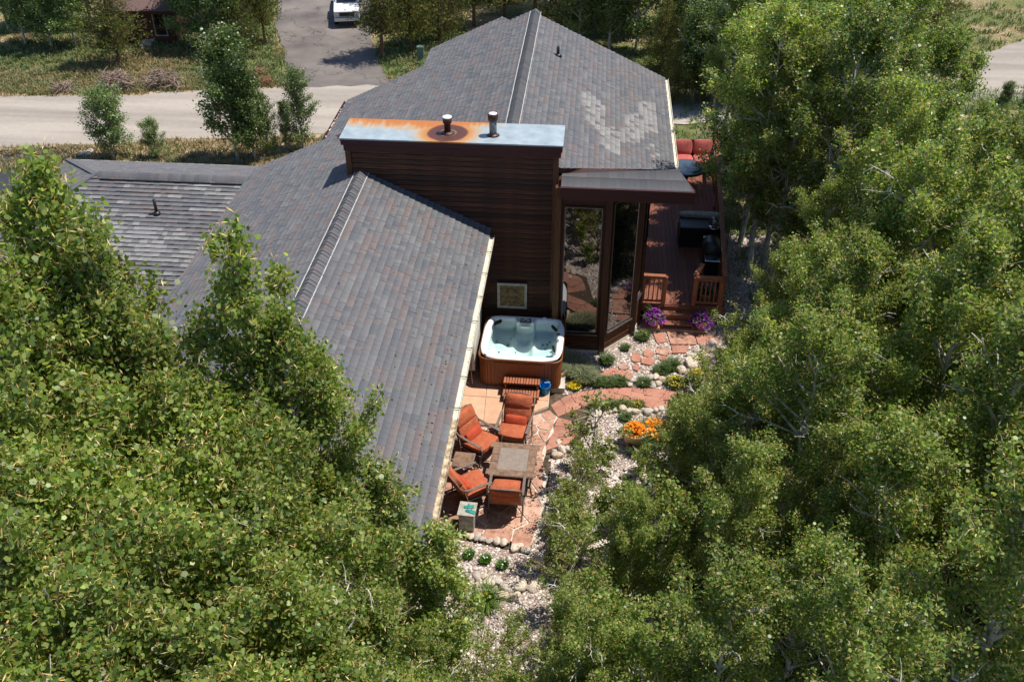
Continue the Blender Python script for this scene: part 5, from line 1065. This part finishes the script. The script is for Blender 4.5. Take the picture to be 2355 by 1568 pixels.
ZT = {}
def place_tree(name, meshes, loc, s, rz, m, label, group, sz=None, lean=(0, 0), cat='tree', stretch=1.0):
    t = thing(name, label, cat, loc, 0, group); t.rotation_euler = (lean[0], lean[1], rz); t.scale = (s, s, (sz or s))
    for nm, me in zip(('trunk', 'branches', 'crown'), meshes):
        o = bpy.data.objects.new(nm, me); COL.objects.link(o); o.parent = t
        if nm == 'crown':
            if not me.materials: me.materials.append(MATS[m])
            o.material_slots[0].link = 'OBJECT'; o.material_slots[0].material = MATS[m]
    return t
AS = [aspen(101, 9.5, 1.8, 2.0, 36000, .031, 40, 5, tan=.26, clump=.2, bare=9), aspen(202, 9.5, 1.65, 1.8, 33000, .031, 38, 5, tan=.26, clump=.2, bare=7), aspen(303, 9.5, 1.95, 2.6, 36000, .031, 36, 5, tan=.26, clump=.2, bare=9), aspen(404, 9.5, 1.6, 2.2, 30000, .031, 36, 5, tan=.3, clump=.2, bare=8)]
NS = [aspen(121, 9.5, .85, 3.0, 18000, .030, 36, 5, clump=.16), aspen(122, 9.5, 1.0, 3.0, 22000, .030, 38, 5, clump=.16)]
AF = [aspen(505, 7.0, 1.6, 0.9, 15000, .043, 44, 5, tan=.1, rtr=.07, clump=.3), aspen(606, 7.0, 1.4, 0.7, 12500, .043, 40, 5, tan=.1, rtr=.06, clump=.3)]
SH = [aspen(707, 3.2, 0.75, 0.5, 2600, .034, 14, 6, tan=.1, rtr=.025, clump=.12), aspen(808, 3.2, 0.9, 0.4, 3600, .034, 16, 6, tan=.1, rtr=.025, clump=.12)]
MD = [aspen(909, 4.0, 1.15, .5, 10925, .029, 22, 5, rtr=.04, clump=.13), aspen(910, 4.0, 1.0, .6, 8625, .029, 20, 5, rtr=.04, clump=.13)]; SM = [aspen(913, 3.4, 1.1, .5, 2760, .029, 16, 5, rtr=.03, clump=.12), aspen(914, 3.4, 1.0, .5, 2185, .029, 15, 5, rtr=.03, clump=.12)]; SP = [aspen(911, 3.2, .8, .5, 800, .036, 10, 6, rtr=.025, clump=.1)]
def pine(seed, H, Rb, n_whorl, needles, yellow=.5, base=.12):
    rng = np.random.default_rng(seed); z = np.linspace(0, H, 8); tr = np.stack([np.zeros(8), np.zeros(8), z], 1); tv, tf = tube_arr([tr], [.12 * H / 9 * (1 - .92 * z / H) + .008], 8)
    br, brr, cs, ds = [], [], [], []
    for i in range(n_whorl):
        f = i / n_whorl; h = H * (base + (0.985 - base) * f); L0 = Rb * (1 - f) ** .8 + .12; nb = int(5 + 3 * (1 - f))
        for j in range(nb):
            a = j * 6.283 / nb + i * 1.1 + rng.uniform(-.35, .35); L = L0 * rng.uniform(.6, 1.2); s_ = np.linspace(0, 1, 4); d = np.array([math.cos(a), math.sin(a), .18 + .5 * f]); p = np.array([0, 0, h]) + d * (L * s_)[:, None]; p[:, 2] += .22 * L * s_ ** 2 - .10 * L * s_; br.append(p); brr.append(.022 * (1 - .8 * s_) + .004)
            k = max(4, int(L * needles)); t = rng.uniform(.15, 1.05, k); c = np.stack([np.interp(t, s_, p[:, q]) for q in range(3)], 1); c += rng.normal(0, .09, (k, 3)) * (.5 + .8 * L); cs.append(c); dd = d[None] + rng.normal(0, .55, (k, 3)) + np.array([0, 0, .45]); ds.append(dd)
    c = np.concatenate(cs); d = np.concatenate(ds); d /= np.linalg.norm(d, axis=1)[:, None]; N = len(c); per = 4
    c = np.repeat(c, per, 0); d = np.repeat(d, per, 0) + rng.normal(0, .5, (N * per, 3)); d /= np.linalg.norm(d, axis=1)[:, None]; s = np.cross(d, rng.normal(size=(N * per, 3))); s /= np.linalg.norm(s, axis=1)[:, None]
    ln = rng.uniform(.09, .17, (N * per, 1)); w = .014
    V = np.stack([c - s * w, c + s * w, c + d * ln + s * w * .6, c + d * ln - s * w * .6], 1).reshape(-1, 3); F = np.arange(N * per)[:, None] * 4 + np.arange(4)[None]
    PC_ = np.array([(0.060, 0.078, 0.012), (0.10, 0.108, 0.016), (0.038, 0.056, 0.013), (0.15, 0.142, 0.024), (0.09, 0.07, 0.02)]); cc = np.repeat(PC_[rng.choice(5, N, p=[.3, .27, .27, .10, .06])], per, 0) * rng.uniform(.8, 1.2, (N * per, 1))
    crown = arrmesh('crown', V, [F], np.repeat(cc, 4, 0)); bv, bf = tube_arr(br, brr, 4)
    return arrmesh('trunk', tv, [tf], None, 'barkpine', True), arrmesh('branches', bv, [bf], None, 'barkpine', True), crown
PN = [pine(1, 8.0, 1.9, 22, 26), pine(2, 8.0, 1.5, 22, 26, base=.18), pine(3, 8.0, 2.3, 20, 26, base=.06)]
tr_ = random.Random(77)
def tree_at(px, py, zt_, H, v, m, label, group, lean=(0, 0), meshes=AS, h0=10.1, name='aspen_tree', fat=1.0):
    p = at(px, py, zt_); g = T(p.x, p.y); Hh = zt_ - g; ms = meshes[v % len(meshes)]; ZT.setdefault(id(ms), ztop(ms)); s = Hh / ZT[id(ms)]
    return place_tree(name, meshes[v % len(meshes)], (p.x, p.y, g - .03), s * fat, tr_.uniform(0, 6.28), m, label, group, sz=s, lean=lean)
# aspens below and left of the house (their crowns fill the lower left)
def toppx(x, y, z):
    d = Vector((x, y, z - CAMZ)); k = d.dot(_fw); return 1177 + FPX * d.dot(_rt) / k, 784 - FPX * d.dot(_up) / k
def zone(x, y, H, right, px=None, py=None):
    if right:
        px, py = toppx(x, y, T(x, y) + H * .8)
        if py < 330: return 'aspen at the back of the right stand, ' + ('beside the deck and back roof' if px < 1900 else 'in front of the big dark pine' if px < 2180 else 'below the far right road')
        if py < 800: return 'aspen in the middle of the right stand, ' + ('nearest the deck stairs' if px < 1800 else 'between deck and right edge' if px < 2120 else 'at the right picture edge')
        if py < 1250: return 'aspen in the front of the right stand, ' + ('nearest the patio garden' if px < 1700 else 'halfway to the right edge' if px < 2050 else 'low at the right picture edge')
        return 'foreground aspen at the bottom of the right stand, ' + ('towards the centre' if px < 1500 else 'around the pale trunks' if px < 1950 else 'in the lower right corner')
    if py < 760: return 'aspen of the left mass standing just below the wing roof'
    if py < 1050: return 'aspen in the middle of the left mass, ' + ('at the left picture edge' if px < 200 else 'next to the near roof')
    if px > 700: return 'aspen of the left mass nearest the patio and gravel'
    return 'foreground aspen of the left mass, ' + ('in the lower left corner' if px < 330 else 'at the bottom below the roof')
GL = 'aspens in front of the house on the left'
LEFT = [(62, 340, 11.3, 1, 'narrow aspen top rising highest at the far left edge above the wing roof', .85), (175, 505, 10.6, 0, 'aspen crown just right of the tall one at the left edge', .85), (512, 515, 10.45, 0, 'slender aspen spire standing against the near roof slope and wing', .85),
        (630, 690, 9.4, 1, 'aspen crown overlapping the white lines of the near ridge', .85), (728, 790, 8.5, 3, 'aspen branch top reaching furthest right over the near ridge', .85), (865, 1060, 6.7, 0, 'aspen crown edge over the lower shingles of the near roof', 1.3), (1010, 1200, 5.4, 2, 'low aspen crown beside the storage box and gutter end', 1.3)]
for px, py, zt, v, lb, ft in LEFT: tree_at(px, py, zt, 0, v, 'leafleft', lb, GL, fat=ft, meshes=NS)
FILL = [(15, 560, 10.3), (120, 610, 10.1), (60, 640, 9.9), (330, 700, 9.4), (180, 830, 9.3), (470, 830, 8.9), (330, 980, 9.0), (600, 960, 8.6), (90, 1010, 9.2), (480, 1130, 8.6), (730, 1130, 7.6), (250, 1180, 9.0), (640, 1290, 8.0), (860, 1330, 6.6), (60, 1250, 9.2), (420, 1370, 8.4), (760, 1480, 7.2), (980, 1440, 5.0), (200, 1440, 8.8), (580, 1540, 7.8), (900, 1580, 6.2), (-60, 800, 9.8), (-80, 1100, 9.4)]
for i, (px, py, zt) in enumerate(FILL): tree_at(px, py, zt, 0, i, 'leafleft', zone(0, 0, 0, False, px, py), GL, fat=.95)
# aspens on the right
GRT = 'aspens of the stand on the right'
def tg(x, y, H, v, m, label, group, fat=1.0, meshes=AS, h0=10.1, name='aspen_tree', lean=(0, 0)):
    if group in (GRT, 'trees beyond the street') and x > 9:
        while H > 1.5 and toppx(x, y, T(x, y) + H)[0] > 2190 and toppx(x, y, T(x, y) + H)[1] < 235: H -= 0.2
    s = H / h0; return place_tree(name, meshes[v % len(meshes)], (x, y, T(x, y) - .03), s * fat, tr_.uniform(0, 6.28), m, label, group, sz=s, lean=lean)
for x, y, H, v, lb, ft in [(5.2, 27.4, 9.0, 2, 'tall aspen with a bare pale trunk rising beside the deck railing', 1.12), (5.15, 29.4, 8.2, 0, 'aspen behind the deck railing with its trunk left of the tallest one', 1.15), (5.75, 26.6, 8.3, 3, 'aspen with a leaning trunk just right of the deck', 1.1),
                           (6.2, 23.4, 5.6, 1, 'shaded aspen at the right of the deck stairs', 1.0), (0.42, 17.6, 2.7, None, 'thin sparse sapling with loose leaves over the gravel bed', 1), (2.15, 15.3, 4.6, 3, 'small aspen overhanging the gravel right of the patio', 1.0), (1.2, 13.0, 4.4, 1, 'low aspen right of the rock line below the patio', 1.0)]:
    if v is None: tg(x, y, H, 0, 'leafright', lb, GRT, 1.1, SP, 3.2, 'aspen_sapling')
    else: tg(x, y, H, v, 'leafright', lb, GRT, ft)
RIGHT = [(5.8, 28.3, 8.4), (5.7, 30.8, 8.2), (3.0, 14.4, 4.8), (4.2, 13.0, 5.8), (4.8, 16.2, 6.0), (3.9, 10.9, 5.8), (5.4, 18.8, 6.2), (5.6, 31.6, 4.4), (7.6, 34.2, 7.5), (8.2, 36.5, 9.0), (5.2, 38.0, 8.5), (10.5, 36, 9.5), (5.3, 21.2, 5.0), (4.4, 18.4, 5.0), (3.6, 16.6, 5.4), (6.0, 20.0, 7.2), (8.2, 17.2, 7.4), (8.2, 20.6, 7.6), (8.4, 24.0, 7.8), (8.4, 27.2, 8.0), (10.8, 18.6, 8.0), (10.8, 22.4, 8.2), (11.0, 26.2, 8.4), (11.2, 30.0, 8.4), (8.4, 13.2, 7.6), (10.4, 13.4, 8.0), (7.6, 10.8, 7.4), (13.6, 21.6, 8.4), (14.0, 25.2, 7.2), (14.2, 29.0, 6.4), (5.8, 15.2, 6.6), (5.8, 12.6, 6.6), (13.4, 18.4, 8.4), (5.4, 17.6, 7.6), (4.6, 14.6, 7.2), (3.2, 12.6, 6.2), (5.0, 11.6, 7.6), (2.6, 9.8, 6.0), (4.2, 8.8, 7.4), (6.4, 9.6, 8.4), (6.8, 13.2, 8.4), (7.0, 16.2, 8.6), (7.0, 19.4, 8.8), (7.2, 22.6, 8.8), (7.0, 25.6, 9.0), (7.4, 29.0, 9.2), (6.6, 32.0, 8.8), (9.0, 11.6, 8.8), (9.2, 14.8, 9.0), (9.4, 18.0, 9.4), (9.4, 21.4, 9.4), (9.6, 24.8, 9.4), (9.8, 28.4, 9.6), (9.6, 32.2, 9.4), (11.8, 16.4, 9.2), (12.0, 20.0, 9.4), (12.2, 23.6, 9.4), (12.4, 27.4, 8.6), (12.4, 31.0, 8.4), (15.0, 22.4, 7.4), (15.4, 26.6, 6.2), (15.6, 30.2, 4.6), (0.5, 9.9, 4.6), (1.3, 8.3, 5.2), (-0.6, 8.6, 4.2)]
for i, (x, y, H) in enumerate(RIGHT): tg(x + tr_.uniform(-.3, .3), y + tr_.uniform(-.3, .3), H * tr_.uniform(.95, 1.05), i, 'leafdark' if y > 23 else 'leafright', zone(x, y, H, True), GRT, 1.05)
for i, (px, py, zt, k) in enumerate([(1345, 1000, 2.4, 1), (1290, 1120, 2.2, 1), (1330, 1110, 2.0, 1), (1330, 1190, 2.6, 1), (1590, 1010, 3.4, 1), (1540, 1110, 3.8, 0), (1430, 1210, 3.0, 1), (1310, 1310, 2.2, 1), (1400, 1330, 3.4, 0), (1260, 1470, 2.2, 1), (1160, 1520, 2.4, 1), (1350, 1500, 3.0, 0), (1230, 1570, 3.0, 0), (1480, 1420, 3.8, 0), (1600, 915, 3.4, 1), (1650, 850, 3.2, 1), (1690, 770, 2.8, 0), (1700, 700, 2.6, 1), (1660, 900, 3.4, 0), (1080, 1600, 2.6, 0), (1110, 1440, 2.2, 1), (1180, 1400, 2.0, 1), (1060, 1500, 2.6, 1)]):
    tree_at(px, py, zt, 0, i, 'leafright', 'low leafy aspen shoot at the left fringe of the right-hand stand' if not k else 'thin open aspen shoot with gravel showing through, right of the patio', GRT, meshes=(SM if k else MD), name='young_aspen')
# young aspens on the verge between wing roof and street
GV = 'young trees on the verge by the street'
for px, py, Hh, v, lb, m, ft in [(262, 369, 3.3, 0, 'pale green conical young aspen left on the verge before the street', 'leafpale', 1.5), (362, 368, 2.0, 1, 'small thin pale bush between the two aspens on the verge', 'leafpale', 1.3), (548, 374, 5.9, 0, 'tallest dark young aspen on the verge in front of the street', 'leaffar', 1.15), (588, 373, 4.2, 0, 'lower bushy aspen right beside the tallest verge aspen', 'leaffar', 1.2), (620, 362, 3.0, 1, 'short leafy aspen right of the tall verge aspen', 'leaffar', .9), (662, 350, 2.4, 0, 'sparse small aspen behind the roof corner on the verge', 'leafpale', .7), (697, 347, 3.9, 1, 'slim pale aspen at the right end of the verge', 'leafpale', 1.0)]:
    g = atg(px, py); tg(g.x, g.y, Hh, v, m, lb, GV, ft, AF, 7.0)
# trees beyond the street
GF = 'trees beyond the street'
for px, py, Hh, k, lb, ft in [(275, 150, 7.6, 0, 'dense yellowish pine left of the brown neighbour house', 1.05), (880, 135, 8.0, 1, 'pine at the right edge of the far driveway, nearest the street', 1.0), (945, 118, 7.6, 0, 'pine second from the driveway behind the back roof', 1.0), (1010, 95, 7.6, 2, 'yellowish pine third from the driveway', .9), (560, 130, 6.2, 2, 'dark pine standing left of the far driveway', .75), (610, 100, 7, 1, 'pine behind the dark one at the driveway edge', .8), (1090, 62, 8.5, 1, 'pine with a brown trunk behind the left gable peak', .9), (2120, 170, 10, 2, 'big dark pine beside the road at the upper right', 1.05)]:
    g = atg(px, py); tg(g.x, g.y, Hh, k, 'needle', lb, GF, ft, PN, 8.0, 'pine_tree')
for k, (px, py, Hh) in enumerate([(1160, 50, 9), (1230, 30, 9), (1300, 75, 8), (1360, 60, 9), (1040, 30, 9), (960, 40, 8.5), (1130, 5, 9), (1290, 10, 10), (1520, 175, 4.5), (1580, 190, 5), (1540, 120, 5), (1548, 240, 3.4), (1575, 225, 4.4), (1605, 240, 4.4), (1640, 225, 5), (1610, 60, 9), (1400, 25, 10), (2060, 90, 10), (1960, 60, 10), (900, 40, 8)]):
    g = atg(px, py); tg(g.x, g.y, Hh, k, 'needle', 'lodgepole pine in the belt behind the house', GF, 1.0, PN, 8.0, 'pine_tree')
for px, py, Hh, k in [(*q, i) for i, q in enumerate([(60, 105, 5.8), (120, 112, 6.2), (175, 108, 5.4), (95, 60, 6.5), (20, 70, 6), (440, 110, 5.5), (480, 120, 6.2), (530, 118, 6.2), (580, 90, 6.5), (450, 60, 6), (210, 60, 7), (1330, 110, 6), (1400, 118, 6.4), (1460, 120, 7), (1480, 70, 8), (1450, 30, 8), (1560, 60, 8), (1680, 110, 8), (1590, 235, 5), (1640, 250, 5), (1700, 230, 6), (1600, 160, 6), (1760, 80, 9), (1850, 70, 9), (2000, 150, 8), (2200, 250, 3.4), (2300, 262, 2.4), (2350, 280, 2.2)])]:
    g = atg(px, py); side = 'on the left' if px < 700 else 'behind the house'
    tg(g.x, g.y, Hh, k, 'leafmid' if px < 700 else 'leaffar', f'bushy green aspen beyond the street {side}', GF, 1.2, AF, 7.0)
# low shrubs under the right-hand stand
for i, (px, py, s_) in enumerate([(1310, 1180, .9), (1290, 1290, .8), (1340, 1250, 1.0), (1400, 1180, .9), (1380, 1060, .7), (1330, 1040, .6), (1480, 1060, .7), (1560, 960, .8), (1590, 890, .7), (1300, 1130, .6), (1450, 1180, 1.0)]):
    p = at(px, py, .3); place_tree('leafy_shrub', SH[i % 2], (p.x, p.y, -.22), .42 * s_ * 1.5, tr_.uniform(0, 6.28), 'leafleft', 'low leafy green shrub at the garden edge right of the patio', 'shrubs at the garden edge', sz=.42 * s_, cat='shrub')

# ------------------------------------------------------------------ meadow grass (uncountable)
def meadow(name, label, area, n, h, cols, w=.02, seed=1, avoid=None, patch=None):
    rng = np.random.default_rng(seed); pts = []
    while len(pts) < n:
        px, py = rng.uniform(*area[0]), rng.uniform(*area[1]); 
        if avoid and avoid(px, py): continue
        if patch and rng.random() > patch(px, py): continue
        pts.append((px, py, T(px, py)))
    v, f, c = blades(pts, 9, h, .22, .8, cols, w=w, seed=seed); tag(linkmesh(name, arrmesh(name, v, f, c, 'grass')), label, 'grass', kind='stuff')
def roads(x, y):
    # keep grass off street and drives
    ny = np.interp(x, [p.x for p in near], [p.y for p in near]); fy = np.interp(x, [p.x for p in far], [p.y for p in far])
    if ny - .2 < y < fy + .1: return True
    if y >= fy - .5:
        l = [atg(*p) for p in [(655, 208), (652, 110), (640, 0), (655, -70)]]; return False
    return False
_dl = [atg(*p) for p in [(655, 208), (662, 180), (652, 110), (632, 60), (640, 0), (655, -70)]]; _dr = [atg(*p) for p in [(900, 206), (885, 180), (868, 130), (850, 80), (858, 0), (862, -70)]]
def avoid(x, y):
    if roads(x, y): return True
    xl = np.interp(y, [p.y for p in _dl], [p.x for p in _dl]); xr = np.interp(y, [p.y for p in _dr], [p.x for p in _dr])
    return y > _dl[0].y - .5 and xl - .1 < x < xr + .1
gcols = [(0.12, 0.18, 0.045), (0.17, 0.21, 0.065), (0.23, 0.235, 0.10), (0.12, 0.18, 0.09)]; dcols = [(0.34, 0.26, 0.13), (0.26, 0.20, 0.09), (0.40, 0.31, 0.17), (0.14, 0.14, 0.05)]
mead = lambda x, y: .25 + .75 * (math.sin(x * .45 + 1.3 * math.sin(y * .3)) * math.sin(y * .4 + x * .13) > -.25)
meadow('meadow_grass', 'green meadow grass beyond the street', ((-36, -8), (46, 68)), 5200, .26, gcols, .022, 3, avoid, mead)
meadow('dry_grass', 'dry tan grass along the street edges', ((-34, -8), (38, 56)), 4200, .28, dcols, .02, 4, avoid, lambda x, y: 1 - .9 * (mead(x, y) > .5) if y > 50 else 1)
meadow('verge_grass', 'green grass behind the wing roof', ((-22, -8), (29.8, 41)), 520, .34, gcols, .02, 5, avoid)
SROAD = [(p.x, p.y) for p in [atg(*q) for q in rr] + [atg(*q) for q in rl[::-1]]]
meadow('yard_grass', 'grass under the trees right of and behind the house', ((1.5, 30), (24, 66)), 5200, .3, gcols, .022, 6, lambda x, y: (x < 5 and y < 36) or inside((x, y), SROAD))
meadow('understory', 'low green plants under the right-hand aspens', ((1.9, 14), (6, 24)), 3200, .34, [(0.05, 0.08, 0.02), (0.08, 0.11, 0.03), (0.16, 0.13, 0.06)], .03, 7, lambda x, y: x < 4.4 and y > 15.5)
# ------------------------------------------------------------------ brush piles, stones, fence pickets by the street
def brush_pile(px, py, r, h, n, label, m='brush', seed=1):
    g = atg(px, py); t = thing('brush_pile', label, 'brush pile', (g.x, g.y, g.z), 0, 'brush piles along the street'); rng = random.Random(seed); ms = [MB().tube([(0, 0, 0), (rng.uniform(-.1, .1), .5 * L, rng.uniform(-.05, .08)), (rng.uniform(-.15, .15), L, rng.uniform(-.1, .1))], [.03, .022, .008], 5).mesh('stick', m) for L in (.45, .6, .8, .5)]
    for i in range(n):
        a = rng.random() * 6.28; q = r * math.sqrt(rng.random()) * .8; z = h * (1 - (q / r) ** 2) * rng.random() ** .6 + .04; o = linkmesh('stick', rng.choice(ms), t, loc=(q * math.cos(a) * 1.3, q * math.sin(a) * .7, z), rot=(rng.uniform(-.5, .7), rng.uniform(-.3, .3), rng.uniform(0, 6.28)), scale=rng.uniform(.6, 1.1))
    return t
brush_pile(150, 212, .5, .5, 60, 'smallest heap of bare twigs, leftmost along the street', seed=1)
brush_pile(268, 207, 1.0, 1.0, 200, 'wide heap of cut grey branches beside the street', seed=2)
brush_pile(378, 203, .9, 1.0, 180, 'heap of greenish branches with one pale pole beside the street', seed=3)
brush_pile(590, 197, .7, .9, 130, 'reddish brown heap of brush half behind the tall verge aspen', 'brushred', 4)
for px, py, s_, lb in [(188, 360, .3, 'left of the two pale stones behind the wing roof corner'), (205, 358, .34, 'right of the two pale stones behind the wing roof corner')]: rock(atg(px, py), s_, lb, 'stones behind the wing roof')
for px, py, s_ in [(340, 108, .4), (350, 100, .35), (330, 112, .3)]: rock(atg(px, py), s_, 'pale boulder heap by the brown neighbour house corner', 'boulders by the neighbour house')
ub = thing('utility_box', 'small green utility box on the grass right of the far driveway', 'utility box', atg(968, 140)); MB().span(-.18, .18, -.16, .16, 0, .75).build('body', 'greenbox', ub, bevel=.02); MB().span(-.2, .2, -.18, .18, .75, .82).build('lid', 'greenbox', ub, bevel=.02)
# ------------------------------------------------------------------ fallen leaves and twigs (uncountable)
def litter(name, label, n, spot, seed, size=.016, cols=((0.22, 0.13, 0.06), (0.30, 0.20, 0.09), (0.10, 0.065, 0.035), (0.16, 0.17, 0.05))):
    rng = np.random.default_rng(seed); pts = np.array([spot(rng) for _ in range(n)]); V, F, C = leaf_polys(pts, size, rng, 5, 2.5, np.array(cols), np.full(len(cols), 1 / len(cols)), 1.3)
    tag(linkmesh(name, arrmesh(name, V, [F], C, 'grass')), label, 'leaf litter', kind='stuff')
def on_roof(rng):
    if rng.random() < .55: x = rng.uniform(-5.6, -2.6) if rng.random() < .6 else rng.uniform(-3.1, -2.55); y = rng.uniform(11.5, 22.9); return (x, y, NRr(x, y)[2] + .032)
    x = rng.uniform(-10, -6.1); y = rng.uniform(11.5, 24); return (x, y, NL(x, y)[2] + .032)
litter('roof_litter', 'dead leaves scattered over the near roof', 420, on_roof, 5)
litter('patio_litter', 'fallen leaves and grit on the flagstones', 700, lambda rng: (lambda x, y: (x, y, PZ + .009 if y < 19.2 else -.115))(rng.uniform(-3.0, -.75), rng.uniform(15.6, 19.1)), 6, .013)
litter('path_litter', 'fallen leaves on the curved path and gravel', 600, lambda rng: (rng.uniform(-.3, 4.2), rng.uniform(18.4, 24.2), -.115), 7, .014)
# ------------------------------------------------------------------ neighbour house
a = atg(285, 100); b_ = atg(412, 98); d = (b_ - a); L = d.length; ang = math.atan2(d.y, d.x)
nh = thing('neighbour_house', 'red brown neighbour house with rosy shingle roof at the upper left', 'house', (a.x, a.y, min(a.z, b_.z) - .1), ang - R(4))
MB().span(0, L, 0, 7, 0, 2.3).build('wall', 'brownwall', nh)
for k in range(15): MB().add([(0, -.02, k * .15), (L, -.02, k * .15), (L, -.004, k * .15 + .15), (0, -.004, k * .15 + .15)], [(0, 1, 2, 3)]).build('board', 'brownwall', nh)
MB().add([(-.6, -.6, 2.15), (L + .6, -.6, 2.15), (L + .6, 3.5, 4.3), (-.6, 3.5, 4.3), (-.6, 7.6, 2.15), (L + .6, 7.6, 2.15)], [(0, 1, 2, 3), (3, 2, 5, 4)]).build('roof', 'farroof', nh)
MB().span(-.6, L + .6, -.65, -.61, 2.0, 2.16).build('fascia', 'trimdark', nh)
w_ = MB().span(L * .62, L * .62 + .75, -.06, -.021, .55, 2.0).build('window', 'boxpaint', nh); MB().span(L * .62 + .07, L * .62 + .68, -.075, -.06, .63, 1.92).build('pane', 'glasscar', w_)
# ------------------------------------------------------------------ parked white truck
tp = atg(800, 66); tk = thing('parked_truck', 'white pickup truck parked facing the camera on the far driveway', 'truck', (tp.x, tp.y, tp.z + .05), R(12))
def carprof(name, prof, hw, m, inset=0.0, smooth=False):
    n = len(prof); vs = [(-hw, y, z) for y, z in prof] + [(hw, y, z) for y, z in prof]; return MB().add(vs, [tuple(range(n)), tuple(range(n, 2 * n))[::-1]] + [(i, i + n, (i + 1) % n + n, (i + 1) % n) for i in range(n)]).build(name, m, tk, smooth, .05, 2)
carprof('body', [(0, .45), (0, .95), (.12, 1.05), (1.2, 1.12), (4.6, 1.12), (4.65, .5)], .76, 'carwhite')
carprof('cabin', [(1.15, 1.08), (1.75, 1.58), (3.1, 1.6), (3.25, 1.08)], .66, 'carwhite')
MB().add([(-.58, 1.2, 1.16), (.58, 1.2, 1.16), (.54, 1.70, 1.555), (-.54, 1.70, 1.555)], [(0, 1, 2, 3)]).build('windshield', 'glasscar', tk, loc=(0, -.055, .02))
for s in (-1, 1):
    MB().add([(s * .668, 1.45, 1.2), (s * .668, 3.0, 1.2), (s * .668, 2.95, 1.5), (s * .668, 1.85, 1.5)], [(0, 1, 2, 3)]).build('side_window', 'glasscar', tk, loc=(s * .012, 0, 0)); MB().box((s * .86, 1.35, 1.15), (.16, .1, .14)).build('mirror', 'blackplastic', tk, bevel=.02)
    MB().box((s * .58, -.02, .84), (.26, .05, .16)).build('headlight', 'chrome', tk, bevel=.01)
    for y in (.75, 3.7):
        wl = MB().lathe([(.33, -.11), (.35, -.08), (.35, .08), (.33, .11)], n=20).build('wheel', 'tyre', tk, True, loc=(s * .68, y, .35), rot=(0, R(90), 0)); MB().lathe([(.2, -.115), (.2, .115)], n=16).build('rim', 'chrome', wl)
MB().box((0, -.03, .80), (.86, .05, .22)).build('grille', 'blackplastic', tk, bevel=.01); MB().box((0, -.08, .52), (1.5, .16, .2)).build('bumper', 'chrome', tk, bevel=.03)
MB().span(-.66, .66, 3.3, 4.55, 1.121, 1.13).build('truck_bed', 'tyre', tk)
